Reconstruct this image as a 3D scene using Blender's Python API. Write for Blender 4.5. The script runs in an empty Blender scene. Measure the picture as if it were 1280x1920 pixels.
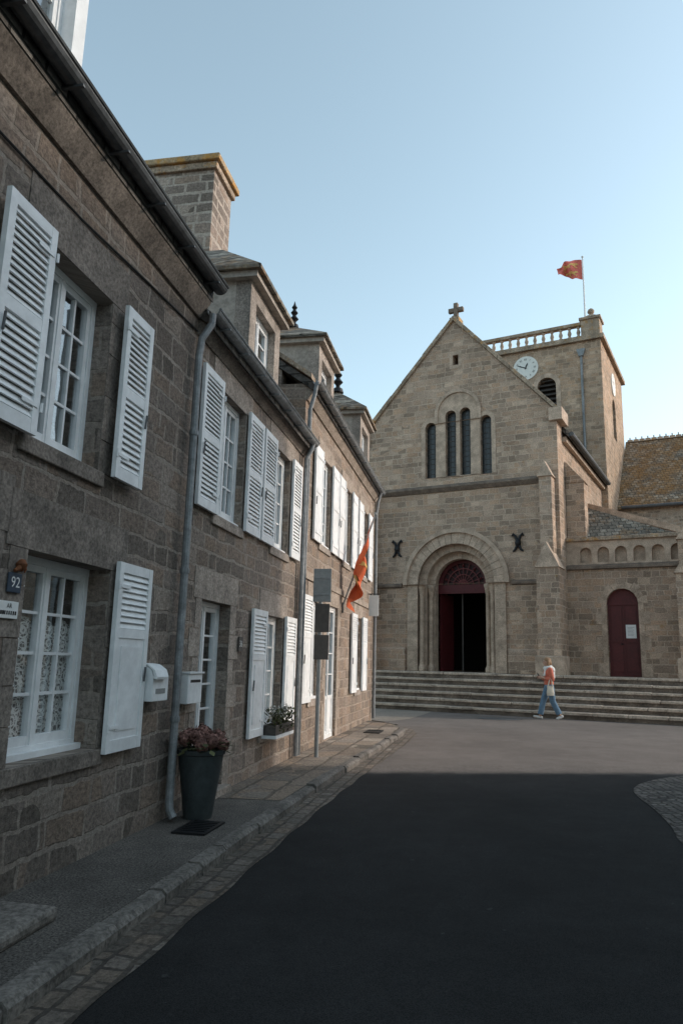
import bpy, bmesh, math, random
from mathutils import Vector, Matrix
from mathutils.geometry import tessellate_polygon, intersect_point_tri_2d
random.seed(7)
RAD = math.radians
scene = bpy.context.scene
col = scene.collection
PI = math.pi

# ------------------------------------------------------------------ camera
EYE = 1.45
TH = RAD(11.5); RO = .0245; FPX = 1380.0
CF = Vector((0, math.cos(TH), math.sin(TH)))
R0 = Vector((1, 0, 0)); U0 = Vector((0, -math.sin(TH), math.cos(TH)))
CR = R0*math.cos(RO) + U0*math.sin(RO)
CU = U0*math.cos(RO) - R0*math.sin(RO)
cd = bpy.data.cameras.new('camera'); cam = bpy.data.objects.new('camera', cd); col.objects.link(cam)
m = Matrix((CR, CU, -CF)).transposed().to_4x4(); m.translation = Vector((0, 0, EYE))
cam.matrix_world = m
cd.sensor_fit = 'VERTICAL'; cd.sensor_height = 36; cd.lens = FPX/1920*36
cd.clip_end = 2000; cd.clip_start = .05
scene.camera = cam
EYEP = Vector((0, 0, EYE))
def ray(px, py):
    return CF + CR*((px-640)/FPX) + CU*((960-py)/FPX)
def gpt(px, py, z=0.0):
    d = ray(px, py); t = (z-EYE)/d.z
    return EYEP + d*t

# ------------------------------------------------------------------ frames
RD = Vector((.1896, .9819, 0)).normalized()       # along the house row
RN = Vector((RD.y, -RD.x, 0))                     # towards the street
G0 = RN*-2.72
RROT = math.atan2(RD.y, RD.x)
def rowp(x, y=0, z=0):
    return G0 + RD*x - RN*y + Vector((0, 0, z))
CE = Vector((.876, -.482, 0)).normalized()
CM = Vector((-CE.y, CE.x, 0))
CO = Vector((4.14, 26.36, 0))
CROT = math.atan2(CE.y, CE.x)
def chp(px, py, y=0.0):
    d = ray(px, py); t = (y + CO.dot(CM) - EYEP.dot(CM))/d.dot(CM)
    p = EYEP + d*t
    return ((p-CO).dot(CE), p.z)
def chx(px, py, x):
    d = ray(px, py); t = (x + CO.dot(CE) - EYEP.dot(CE))/d.dot(CE)
    p = EYEP + d*t
    return ((p-CO).dot(CM), p.z)

# ------------------------------------------------------------------ mesh builder
class MB:
    def __init__(s): s.v = []; s.f = []
    def add(s, vs, fs):
        o = len(s.v)
        s.v += [tuple(v) for v in vs]
        s.f += [tuple(i+o for i in f) for f in fs]
        return s
    def box(s, x0, x1, y0, y1, z0, z1):
        return s.add([(x0,y0,z0),(x1,y0,z0),(x1,y1,z0),(x0,y1,z0),(x0,y0,z1),(x1,y0,z1),(x1,y1,z1),(x0,y1,z1)],
              [(0,3,2,1),(4,5,6,7),(0,1,5,4),(1,2,6,5),(2,3,7,6),(3,0,4,7)])
    def obox(s, c, size, rot):
        c = Vector(c); a, b, d = size[0]/2, size[1]/2, size[2]/2
        vs = [c + rot @ Vector(p) for p in [(-a,-b,-d),(a,-b,-d),(a,b,-d),(-a,b,-d),(-a,-b,d),(a,-b,d),(a,b,d),(-a,b,d)]]
        return s.add(vs, [(0,3,2,1),(4,5,6,7),(0,1,5,4),(1,2,6,5),(2,3,7,6),(3,0,4,7)])
    def slab(s, outer, holes, a0, a1, axis='y', back=True):
        def mp(u, v, a):
            return (u,a,v) if axis == 'y' else ((a,u,v) if axis == 'x' else (u,v,a))
        loops = [outer] + list(holes)
        tri = tessellate_polygon([[Vector((u, v, 0)) for u, v in l] for l in loops])
        flat = [p for l in loops for p in l]; n = len(flat)
        vs = [mp(u, v, a0) for u, v in flat] + [mp(u, v, a1) for u, v in flat]
        fs = [tuple(t) for t in tri]
        if back: fs += [tuple(i+n for i in t) for t in tri]
        o = 0
        for l in loops:
            k = len(l)
            for i in range(k):
                a, b = o+i, o+(i+1) % k
                fs.append((a, b, b+n, a+n))
            o += k
        return s.add(vs, fs)
    def prism(s, poly, a0, a1, axis='x'):
        return s.slab(poly, [], a0, a1, axis)
    def tube(s, pts, r, n=8):
        pts = [Vector(p) for p in pts]
        rs = r if isinstance(r, (list, tuple)) else [r]*len(pts)
        vs = []; fs = []
        up = None
        for i, p in enumerate(pts):
            t = (pts[min(i+1, len(pts)-1)] - pts[max(i-1, 0)]).normalized()
            if up is None:
                up = Vector((0, 0, 1)) if abs(t.z) < .9 else Vector((1, 0, 0))
            a = t.cross(up).normalized(); b = a.cross(t).normalized(); up = b
            for k in range(n):
                w = 2*PI*k/n
                vs.append(p + (a*math.cos(w) + b*math.sin(w))*rs[i])
        for i in range(len(pts)-1):
            for k in range(n):
                fs.append((i*n+k, i*n+(k+1) % n, (i+1)*n+(k+1) % n, (i+1)*n+k))
        fs.append(tuple(range(n))); fs.append(tuple((len(pts)-1)*n+k for k in range(n)))
        return s.add(vs, fs)
    def lathe(s, prof, n=16, c=(0,0,0)):
        vs = []; fs = []
        for r, z in prof:
            for k in range(n):
                w = 2*PI*k/n
                vs.append((c[0]+r*math.cos(w), c[1]+r*math.sin(w), c[2]+z))
        for i in range(len(prof)-1):
            for k in range(n):
                fs.append((i*n+k, i*n+(k+1) % n, (i+1)*n+(k+1) % n, (i+1)*n+k))
        fs.append(tuple(range(n))); fs.append(tuple((len(prof)-1)*n+k for k in range(n)))
        return s.add(vs, fs)
    def ell(s, c, r, n=16):
        if not isinstance(r, (list, tuple)): r = (r, r, r)
        m_ = 10; o = MB()
        o.lathe([(max(.002, math.sin(PI*i/m_)), -math.cos(PI*i/m_)) for i in range(m_+1)], n)
        return s.add([(c[0]+v[0]*r[0], c[1]+v[1]*r[1], c[2]+v[2]*r[2]) for v in o.v], o.f)
    def build(s, name, mat, parent=None, off=(0,0,0), smooth=False, bevel=0):
        me = bpy.data.meshes.new(name)
        vs = [(v[0]-off[0], v[1]-off[1], v[2]-off[2]) for v in s.v]
        me.from_pydata(vs, [], s.f)
        bm = bmesh.new(); bm.from_mesh(me)
        bmesh.ops.recalc_face_normals(bm, faces=bm.faces)
        bm.to_mesh(me); bm.free()
        if smooth:
            me.shade_smooth(); me.set_sharp_from_angle(angle=RAD(35))
        me.materials.append(mat)
        o = bpy.data.objects.new(name, me); col.objects.link(o)
        if parent is not None: o.parent = parent
        if bevel:
            b = o.modifiers.new('bevel', 'BEVEL'); b.width = bevel; b.segments = 2; b.limit_method = 'ANGLE'
        return o

def thing(name, label, cat, loc=(0,0,0), rotz=0, group=None):
    o = bpy.data.objects.new(name, None); col.objects.link(o)
    o.location = loc; o.rotation_euler = (0, 0, rotz); o.empty_display_size = .2
    o['label'] = label; o['category'] = cat
    if group: o['group'] = group
    return o
def tag(o, label, cat, group=None):
    o['label'] = label; o['category'] = cat
    if group: o['group'] = group
    return o
def struct(o):
    o['kind'] = 'structure'; return o

# ------------------------------------------------------------------ materials
class NT:
    def __init__(s, name):
        s.m = bpy.data.materials.new(name); s.m.use_nodes = True
        s.t = s.m.node_tree; s.t.nodes.clear()
        s.out = s.t.nodes.new('ShaderNodeOutputMaterial')
        s.b = s.t.nodes.new('ShaderNodeBsdfPrincipled')
        s.t.links.new(s.b.outputs[0], s.out.inputs[0])
    def set(s, sock, v):
        if isinstance(v, bpy.types.NodeSocket): s.t.links.new(v, sock)
        else:
            if sock.type == 'RGBA' and len(v) == 3: v = (*v, 1)
            sock.default_value = v
    def n(s, typ, i=None, **kw):
        nd = s.t.nodes.new('ShaderNode'+typ)
        for k, v in kw.items(): setattr(nd, k, v)
        for k, v in (i or {}).items(): s.set(nd.inputs[k], v)
        return nd
    def math(s, op, a, b=0.0, clamp=False):
        nd = s.n('Math', {0: a, 1: b}, operation=op); nd.use_clamp = clamp
        return nd.outputs[0]
    def mix(s, f, a, b, mode='MIX'):
        nd = s.t.nodes.new('ShaderNodeMix'); nd.data_type = 'RGBA'; nd.blend_type = mode
        s.set(nd.inputs[0], f); s.set(nd.inputs[6], a); s.set(nd.inputs[7], b)
        return nd.outputs[2]
    def noise(s, vec, scale, detail=4, rough=.6):
        nd = s.n('TexNoise', {'Vector': vec, 'Scale': scale, 'Detail': detail, 'Roughness': rough})
        return nd
    def ramp(s, f, stops, interp='LINEAR'):
        nd = s.t.nodes.new('ShaderNodeValToRGB'); s.set(nd.inputs[0], f)
        cr = nd.color_ramp; cr.interpolation = interp
        while len(cr.elements) < len(stops): cr.elements.new(.5)
        for e, (p, c) in zip(cr.elements, stops):
            e.position = p; e.color = (*c, 1) if len(c) == 3 else c
        return nd.outputs[0]
    def mr(s, v, a, b, c, d):
        return s.n('MapRange', {0: v, 1: a, 2: b, 3: c, 4: d}).outputs[0]
    def bump(s, h, strength=.5, dist=.02):
        nd = s.n('Bump', {'Height': h, 'Strength': strength, 'Distance': dist})
        s.t.links.new(nd.outputs[0], s.b.inputs['Normal'])
    def fin(s, color, rough=.85, metal=0, spec=None):
        s.set(s.b.inputs['Base Color'], color); s.set(s.b.inputs['Roughness'], rough)
        s.set(s.b.inputs['Metallic'], metal)
        if spec is not None: s.set(s.b.inputs['Specular IOR Level'], spec)
        return s.m

def sc(c, k): return tuple(min(1, x*k) for x in c)

def stone(name, base, bw=.42, rh=.22, mortar=(.2,.175,.15), lichen=0.0, var=.5, wob=.08, ms=.013, bstr=.9, horiz=False, mfac=.85, jit=.06):
    q = NT(name)
    tc = q.n('TexCoord').outputs['Object']
    sp = q.n('SeparateXYZ', {0: tc})
    u = q.math('ADD', sp.outputs[0], sp.outputs[1])
    v = sp.outputs[2]
    if horiz: u = sp.outputs[0]; v = sp.outputs[1]
    vec = q.n('CombineXYZ', {0: u, 1: v, 2: 0.0}).outputs[0]
    n1 = q.noise(vec, 1.3, 2)
    w1 = q.n('VectorMath', {0: n1.outputs['Color'], 1: (.5,.5,.5)}, operation='SUBTRACT').outputs[0]
    w1 = q.n('VectorMath', {0: w1, 1: (wob*1.6, wob*1.0, 0)}, operation='MULTIPLY').outputs[0]
    n2 = q.noise(vec, 8, 4, .65)
    w2 = q.n('VectorMath', {0: n2.outputs['Color'], 1: (.5,.5,.5)}, operation='SUBTRACT').outputs[0]
    w2 = q.n('VectorMath', {0: w2, 1: (jit,jit,0)}, operation='MULTIPLY').outputs[0]
    vv = q.n('VectorMath', {0: vec, 1: w1}, operation='ADD').outputs[0]
    vv = q.n('VectorMath', {0: vv, 1: w2}, operation='ADD').outputs[0]
    s2 = q.n('SeparateXYZ', {0: vv})
    row = q.noise(q.n('CombineXYZ', {0: 3.3, 1: s2.outputs[1], 2: 0.0}).outputs[0], 1.7, 1).outputs[0]
    v3 = q.math('ADD', s2.outputs[1], q.math('MULTIPLY', row, .3))
    vv = q.n('CombineXYZ', {0: s2.outputs[0], 1: v3, 2: 0.0}).outputs[0]
    def brick(w, h, off, sq):
        nd = q.n('TexBrick', {'Vector': vv, 'Color1': (0,0,0), 'Color2': (1,1,1), 'Mortar': (.5,.5,.5), 'Scale': 1.0,
             'Mortar Size': ms, 'Mortar Smooth': .25, 'Bias': 0.0, 'Brick Width': w, 'Row Height': h})
        nd.offset = off; nd.offset_frequency = 2; nd.squash = sq; nd.squash_frequency = 3
        return nd
    b1 = brick(bw, rh, .43, .68); b2 = brick(bw*1.35, rh*1.0, .31, .8)
    big = q.noise(vec, .9, 1).outputs[0]
    msk = q.math('GREATER_THAN', big, .52)
    rnd = q.mix(msk, b1.outputs[0], b2.outputs[0])
    fac = q.mix(msk, b1.outputs[1], b2.outputs[1])
    rnd = q.n('RGBToBW', {0: rnd}).outputs[0]
    fac = q.n('RGBToBW', {0: fac}).outputs[0]
    r, g, b = base
    colr = q.ramp(rnd, [(0, sc(base, 1-var*.62)), (.3, (r*.90, g*.9, b*.92)), (.55, (r*1.13, g*1.03, b*.96)), (.8, (r*1.05, g*1.05, b*1.08)), (1, sc(base, 1+var*.75))])
    mot = q.noise(vec, 26, 7, .8).outputs[0]
    colr = q.mix(1.0, colr, q.ramp(mot, [(.36, (.52,.51,.50)), (.5, (1,1,1)), (.64, (1.5,1.48,1.44))]), 'MULTIPLY')
    st = q.noise(vec, .8, 5, .65).outputs[0]
    colr = q.mix(1.0, colr, q.ramp(st, [(.33, (.72,.71,.70)), (.62, (1.12,1.11,1.10))]), 'MULTIPLY')
    l2 = q.noise(vec, 6.1, 8, .8).outputs[0]
    colr = q.mix(q.mr(l2, .57, .70, 0, .5), colr, sc(base, 1.6))
    dk = q.noise(vec, 3.6, 8, .8).outputs[0]
    colr = q.mix(q.mr(dk, .56, .73, 0, .55), colr, sc(base, .35))
    mort = q.mix(1.0, mortar, q.ramp(mot, [(.36, (.7,.7,.7)), (.64, (1.25,1.25,1.25))]), 'MULTIPLY')
    pt = q.noise(vec, 1.9, 4, .6).outputs[0]
    colr = q.mix(q.math('MULTIPLY', fac, q.mr(pt, .35, .6, mfac*.5, mfac)), colr, mort)
    if lichen > 0:
        l1 = q.noise(vec, 2.2, 8, .7).outputs[0]
        f = q.mr(l1, .62-lichen*.3, .72-lichen*.25, 0, .75)
        colr = q.mix(f, colr, (.38,.19,.05))
    h = q.math('ADD', q.math('MULTIPLY', q.math('SUBTRACT', 1.0, fac), .7), q.math('MULTIPLY', mot, 1.3))
    h = q.math('ADD', h, q.math('MULTIPLY', rnd, .45))
    q.bump(h, bstr, .025)
    return q.fin(colr, .92, spec=.2)

def speck(name, base, scale=30, amt=.5, rough=.85, lichen=0.0, bstr=.3, big=.35, metal=0, spec=.25, lcol=(.36,.17,.04)):
    q = NT(name)
    tc = q.n('TexCoord').outputs['Object']
    a = q.noise(tc, scale, 6, .75).outputs[0]
    b = q.noise(tc, scale*.07+.5, 5, .65).outputs[0]
    c = q.mix(1.0, base, q.ramp(a, [(.37, (1-amt,)*3), (.63, (1+amt,)*3)]), 'MULTIPLY')
    c = q.mix(1.0, c, q.ramp(b, [(.34, (1-big,)*3), (.66, (1+big,)*3)]), 'MULTIPLY')
    if lichen:
        l = q.noise(tc, 3.5, 8, .75).outputs[0]
        c = q.mix(q.mr(l, .6-lichen*.3, .7-lichen*.25, 0, .85), c, lcol)
    q.bump(a, bstr, .01)
    return q.fin(c, rough, metal, spec)

def plain(name, base, rough=.6, metal=0, amt=.12, scale=12):
    return speck(name, base, scale, amt, rough, bstr=.08, big=amt, metal=metal, spec=.4)

def slate(name, base, lichen=0.0):
    q = NT(name)
    tc = q.n('TexCoord').outputs['Object']
    sp = q.n('SeparateXYZ', {0: tc})
    vec = q.n('CombineXYZ', {0: q.math('ADD', sp.outputs[0], q.math('MULTIPLY', sp.outputs[1], .37)), 1: q.math('MULTIPLY', sp.outputs[2], 1.3), 2: 0.0}).outputs[0]
    wn = q.noise(vec, 6, 3)
    ww = q.n('VectorMath', {0: wn.outputs['Color'], 1: (.04,.03,0)}, operation='MULTIPLY').outputs[0]
    vec = q.n('VectorMath', {0: vec, 1: ww}, operation='ADD').outputs[0]
    br = q.n('TexBrick', {'Vector': vec, 'Color1': (0,0,0), 'Color2': (1,1,1), 'Mortar': (0,0,0), 'Scale': 1.0, 'Mortar Size': .014, 'Mortar Smooth': .3, 'Brick Width': .24, 'Row Height': .19})
    rnd = q.n('RGBToBW', {0: br.outputs[0]}).outputs[0]
    c = q.ramp(rnd, [(0, sc(base, .6)), (.5, base), (1, sc(base, 1.7))])
    c = q.mix(br.outputs[1], c, sc(base, .25))
    nn = q.noise(tc, 9, 8, .75).outputs[0]
    c = q.mix(1.0, c, q.ramp(nn, [(.36, (.5,.5,.5)), (.64, (1.5,1.5,1.5))]), 'MULTIPLY')
    if lichen:
        l = q.noise(tc, .85, 9, .8).outputs[0]
        lf = q.mr(l, .6-lichen*.25, .70-lichen*.18, 0, .85)
        lc = q.ramp(nn, [(.36, (.15,.066,.018)), (.5, (.27,.13,.034)), (.64, (.38,.24,.11))])
        c = q.mix(q.math('MULTIPLY', lf, q.math('SUBTRACT', 1.0, q.math('MULTIPLY', br.outputs[1], .8))), c, lc)
    h = q.math('SUBTRACT', q.math('ADD', q.math('MULTIPLY', rnd, .4), q.math('MULTIPLY', nn, .4)), br.outputs[1])
    q.bump(h, .8, .02)
    return q.fin(c, .8, spec=.3)

def cobble(name, base, scale=7):
    q = NT(name)
    tc = q.n('TexCoord').outputs['Object']
    w = q.noise(tc, 5, 2)
    ww = q.n('VectorMath', {0: w.outputs['Color'], 1: (.05,.05,0)}, operation='MULTIPLY').outputs[0]
    vv = q.n('VectorMath', {0: tc, 1: ww}, operation='ADD').outputs[0]
    v1 = q.n('TexVoronoi', {'Vector': vv, 'Scale': scale, 'Randomness': .5}, feature='F1')
    v2 = q.n('TexVoronoi', {'Vector': vv, 'Scale': scale, 'Randomness': .5}, feature='DISTANCE_TO_EDGE')
    rnd = q.n('RGBToBW', {0: v1.outputs['Color']}).outputs[0]
    c = q.ramp(rnd, [(.1, sc(base, .6)), (.5, base), (.9, sc(base, 1.5))])
    e = q.mr(v2.outputs['Distance'], .02, .14, 1, 0)
    c = q.mix(e, c, sc(base, .35))
    nn = q.noise(tc, 40, 5, .7).outputs[0]
    c = q.mix(1.0, c, q.ramp(nn, [(.36, (.55,.55,.55)), (.64, (1.45,1.45,1.45))]), 'MULTIPLY')
    h = q.math('ADD', q.mr(v2.outputs['Distance'], 0, .16, 0, 1), q.math('MULTIPLY', nn, .35))
    q.bump(h, .9, .03)
    return q.fin(c, .8, spec=.3)

def asphalt_col(q, tc, base, patch, fine, spk):
    a = q.noise(tc, fine, 3, .7).outputs[0]
    b = q.noise(tc, .45, 5, .65).outputs[0]
    d = q.noise(tc, 2.7, 7, .75).outputs[0]
    c = q.mix(1.0, base, q.ramp(a, [(.36, (.35,.35,.35)), (.64, (1.7,1.7,1.7))]), 'MULTIPLY')
    c = q.mix(1.0, c, q.ramp(b, [(.35, (1-patch,)*3), (.65, (1+patch,)*3)]), 'MULTIPLY')
    c = q.mix(1.0, c, q.ramp(d, [(.38, (1-patch*.6,)*3), (.62, (1+patch*.6,)*3)]), 'MULTIPLY')
    sp = q.noise(tc, 11, 2, .5).outputs[0]
    c = q.mix(q.mr(sp, .72, .76, 0, .5), c, sc(base, spk))
    return c, a, d
def asphalt(name, base, patch=.25, fine=160, spk=3.0):
    q = NT(name)
    tc = q.n('TexCoord').outputs['Object']
    c, a, d = asphalt_col(q, tc, base, patch, fine, spk)
    q.bump(q.math('ADD', a, q.math('MULTIPLY', d, .6)), .6, .006)
    return q.fin(c, .9, spec=.2)
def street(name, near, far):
    # dark near and pale far surfacing; contrast also paints the shadow edge into colour
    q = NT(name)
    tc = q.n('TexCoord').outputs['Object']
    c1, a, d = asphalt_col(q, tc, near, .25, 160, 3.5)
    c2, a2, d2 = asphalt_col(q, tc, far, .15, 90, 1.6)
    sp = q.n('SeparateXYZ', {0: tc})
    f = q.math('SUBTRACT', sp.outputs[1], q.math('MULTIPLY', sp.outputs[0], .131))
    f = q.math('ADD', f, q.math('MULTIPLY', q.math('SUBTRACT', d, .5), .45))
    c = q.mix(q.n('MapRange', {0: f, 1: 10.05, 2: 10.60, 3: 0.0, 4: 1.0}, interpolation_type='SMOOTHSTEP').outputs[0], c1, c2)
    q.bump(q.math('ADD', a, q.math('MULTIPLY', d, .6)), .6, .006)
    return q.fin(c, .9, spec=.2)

def glass(name):
    q = NT(name)
    t = q.t; t.nodes.remove(q.b)
    tr = q.n('BsdfTransparent', {0: (.93,.95,.95)})
    gl = q.n('BsdfGlossy', {0: (.92,.96,.98), 'Roughness': .03})
    tc = q.n('TexCoord').outputs['Object']
    nz = q.noise(tc, 2.4, 2).outputs[0]
    bp = q.n('Bump', {'Height': nz, 'Strength': .18, 'Distance': .03})
    t.links.new(bp.outputs[0], gl.inputs['Normal'])
    lw = q.n('LayerWeight', {0: .5}).outputs['Facing']
    f = q.math('ADD', q.math('MULTIPLY', q.math('POWER', lw, 2.6), 1.15), .08, True)
    mx = q.n('MixShader', {0: f, 1: tr.outputs[0], 2: gl.outputs[0]})
    t.links.new(mx.outputs[0], q.out.inputs[0])
    return q.m

def lace(name):
    q = NT(name)
    tc = q.n('TexCoord').outputs['Object']
    sp = q.n('SeparateXYZ', {0: tc})
    vec = q.n('CombineXYZ', {0: sp.outputs[0], 1: sp.outputs[2], 2: 0.0}).outputs[0]
    v = q.n('TexVoronoi', {'Vector': vec, 'Scale': 10.0, 'Randomness': .4}, feature='F1').outputs['Distance']
    ring = q.math('SINE', q.math('MULTIPLY', v, 26.0))
    v2 = q.n('TexVoronoi', {'Vector': vec, 'Scale': 34.0, 'Randomness': .6}, feature='DISTANCE_TO_EDGE').outputs['Distance']
    net = q.mr(v2, .03, .12, 1, 0)
    f = q.math('MAXIMUM', q.mr(ring, -.1, .5, 0, 1), net)
    c = q.mix(f, (.16,.16,.16), (.80,.79,.77))
    return q.fin(c, .95, spec=.1)

def leaf(name, base):
    q = NT(name)
    oi = q.n('NewGeometry')
    c = q.ramp(oi.outputs['Random Per Island'], [(0, sc(base, .45)), (.5, base), (1, sc(base, 1.7))])
    return q.fin(c, .8, spec=.2)

M = {}
M['house_a'] = stone('granite_near_house', (.278,.236,.202), .35, .195, (.42,.365,.315), var=.55, ms=.017, mfac=.9, bstr=1.0)
M['house_b'] = stone('granite_middle_house', (.300,.254,.216), .34, .19, (.44,.38,.325), var=.5, ms=.017, mfac=.9, bstr=1.0)
M['house_c'] = stone('granite_far_house', (.305,.250,.205), .33, .185, (.42,.355,.295), var=.45, ms=.017)
M['chimney'] = stone('chimney_stone', (.34,.28,.235), .38, .20, (.52,.45,.385), var=.6, lichen=.05, ms=.026, mfac=.9)
M['church'] = stone('church_granite', (.44,.330,.250), .36, .19, (.66,.53,.415), var=.5, lichen=.01, ms=.016, mfac=.78, bstr=1.0)
M['tower'] = stone('tower_granite', (.44,.328,.240), .34, .185, (.62,.49,.37), var=.45, lichen=.10, mfac=.75, ms=.016, bstr=1.0)
M['rubble'] = stone('pale_rubble', (.44,.365,.295), .24, .15, (.46,.40,.33), var=.6, wob=.2, ms=.03)
M['dress'] = speck('dressed_granite', (.325,.276,.236), 45, .42, .9, bstr=.45, big=.3)
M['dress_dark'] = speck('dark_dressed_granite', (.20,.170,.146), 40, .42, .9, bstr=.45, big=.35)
M['dress_far'] = speck('far_house_dressed_granite', (.325,.268,.22), 45, .4, .9, bstr=.4, big=.3)
M['dress_light'] = speck('church_dressed_stone', (.445,.338,.258), 40, .38, .9, lichen=.0, bstr=.45, big=.28)
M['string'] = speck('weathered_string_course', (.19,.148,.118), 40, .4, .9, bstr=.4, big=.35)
M['coping'] = speck('lichen_coping', (.33,.255,.19), 25, .5, .95, lichen=.2, bstr=.5, lcol=(.42,.21,.05))
M['lichen'] = speck('lichen_cap', (.33,.245,.155), 25, .5, .95, lichen=.42, bstr=.5, lcol=(.50,.24,.045))
M['stepstone'] = speck('step_granite', (.44,.355,.285), 30, .4, .88, bstr=.5, big=.3)
M['riser'] = speck('shaded_riser_granite', (.165,.132,.108), 30, .5, .9, bstr=.5, big=.4)  # darker than the treads: riser shade painted into the colour
M['kerbstone'] = speck('kerb_granite', (.155,.138,.122), 30, .5, .85, bstr=.5, big=.35)
M['flag_stone'] = stone('pavement_slab', (.28,.24,.20), .62, .38, (.12,.107,.092), var=.6, wob=.12, ms=.02, horiz=True)
M['gutter'] = stone('gutter_setts', (.21,.183,.156), .155, .125, (.075,.067,.06), var=.6, wob=.06, ms=.014, horiz=True, bstr=.9, jit=.04)
M['plaster'] = speck('grey_render', (.40,.35,.30), 14, .22, .95, bstr=.15, big=.2)
M['pale_wall'] = speck('pale_lime_render', (.56,.52,.46), 10, .15, .95, bstr=.15, big=.15)
M['white'] = speck('white_paint', (.78,.79,.79), 9, .06, .5, bstr=.03, big=.08, spec=.4)
M['shutter'] = speck('shutter_paint', (.79,.80,.80), 9, .07, .55, bstr=.03, big=.08, spec=.4)
M['zinc'] = plain('weathered_zinc', (.23,.24,.245), .55, .3, .25)
M['zinc_dark'] = plain('dark_zinc', (.10,.105,.11), .5, .3, .25)
M['iron'] = plain('black_iron', (.018,.018,.02), .5, .4, .2)
M['dark'] = plain('dark_interior', (.03,.026,.023), .8)  # inner walls and floors: darkness of unlit rooms put into the colour
M['slate'] = slate('slate_roof', (.11,.10,.09), .15)
M['slate_l'] = slate('lichen_slate_roof', (.23,.20,.16), .85)
M['slate_m'] = slate('mossy_slate_roof', (.21,.188,.155), .42)
M['glass'] = glass('window_glass')
M['lead'] = plain('leaded_glass', (.022,.024,.026), .25, 0, .3, 20)
M['red'] = plain('oxblood_paint', (.085,.012,.014), .55, 0, .2)
M['red_lt'] = plain('oxblood_tracery', (.135,.024,.024), .55, 0, .2)
M['red_dk'] = plain('dark_oxblood_panel', (.030,.007,.008), .6, 0, .2)
M['red2'] = plain('dark_red_door_paint', (.095,.017,.017), .55, 0, .2)
M['lace'] = lace('lace_curtain')
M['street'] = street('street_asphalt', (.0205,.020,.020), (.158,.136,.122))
M['walk'] = asphalt('gritty_pavement', (.115,.102,.090), .3, 70)
M['sand'] = asphalt('sandy_gravel', (.25,.215,.18), .14, 60, 1.4)
M['cobble'] = cobble('cobble_setts', (.135,.12,.107), 9)
M['board'] = plain('cream_clock_face', (.72,.71,.66), .6, 0, .06)
M['paper'] = plain('white_paper', (.75,.75,.73), .8, 0, .03)
M['blue'] = plain('enamel_blue', (.035,.055,.085), .35, 0, .1)
M['rust'] = plain('rusty_metal', (.20,.075,.03), .8, .2, .3)
M['signgrey'] = plain('sign_back_grey', (.27,.28,.28), .5, .2, .1)
M['signdark'] = plain('sign_back_brown', (.085,.075,.068), .6, .1, .15)
M['pot'] = plain('charcoal_planter', (.055,.066,.068), .5, .15, .2)
M['soil'] = plain('soil', (.03,.022,.016), .95)
M['hyd'] = leaf('dried_hydrangea', (.225,.120,.100))
M['hydleaf'] = leaf('dull_leaf', (.075,.078,.036))
M['wflower'] = leaf('white_flower', (.46,.44,.40))
M['gold'] = plain('gold_emblem', (.70,.42,.14), .8, 0, .1)
M['flag_red'] = plain('faded_red_cloth', (.66,.16,.125), .85, 0, .15)
M['flag_or'] = plain('orange_red_cloth', (.66,.13,.045), .85, 0, .12)
M['skin'] = plain('skin', (.48,.29,.21), .6, 0, .05)
M['lip'] = plain('lip', (.36,.14,.11), .6, 0, .05)
M['coral'] = plain('coral_knit', (.58,.16,.10), .9, 0, .12, 30)
M['denim'] = plain('light_denim', (.125,.20,.28), .9, 0, .2, 25)
M['scarf'] = plain('white_scarf', (.74,.73,.70), .9, 0, .1, 30)
M['hair'] = plain('light_brown_hair', (.27,.16,.085), .6, 0, .3, 40)
M['shoe'] = plain('pale_shoe', (.55,.54,.52), .7, 0, .1)
M['canvas'] = plain('canvas_bag', (.62,.55,.45), .9, 0, .1, 30)
M['phone'] = plain('black_phone', (.012,.012,.014), .25)

# ------------------------------------------------------------------ world and sun
SUN_AZ = RAD(82)      # clockwise from +Y: sun to the right
SUN_EL = RAD(26)
w = bpy.data.worlds.new('World'); scene.world = w; w.use_nodes = True
wt = w.node_tree; wt.nodes.clear()
sky = wt.nodes.new('ShaderNodeTexSky'); sky.sky_type = 'NISHITA'; sky.sun_disc = False
sky.sun_elevation = SUN_EL; sky.sun_rotation = SUN_AZ; sky.air_density = 1.0; sky.dust_density = 1.0; sky.ozone_density = 1.2
hs = wt.nodes.new('ShaderNodeHueSaturation'); hs.inputs['Saturation'].default_value = .70; hs.inputs['Hue'].default_value = .468; hs.inputs['Value'].default_value = 2.0
bg = wt.nodes.new('ShaderNodeBackground'); bg.inputs[1].default_value = .14
wo = wt.nodes.new('ShaderNodeOutputWorld')
wt.links.new(sky.outputs[0], hs.inputs['Color']); wt.links.new(hs.outputs[0], bg.inputs[0]); wt.links.new(bg.outputs[0], wo.inputs[0])
sd = bpy.data.lights.new('sun', 'SUN'); so = bpy.data.objects.new('sun', sd); col.objects.link(so)
sd.energy = 2.0; sd.angle = RAD(2.2); sd.color = (1, .88, .74)
sv = Vector((math.sin(SUN_AZ)*math.cos(SUN_EL), math.cos(SUN_AZ)*math.cos(SUN_EL), math.sin(SUN_EL)))
so.rotation_euler = sv.to_track_quat('Z', 'Y').to_euler()
scene.view_settings.view_transform = 'Standard'; scene.view_settings.look = 'None'; scene.view_settings.exposure = 0

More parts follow.
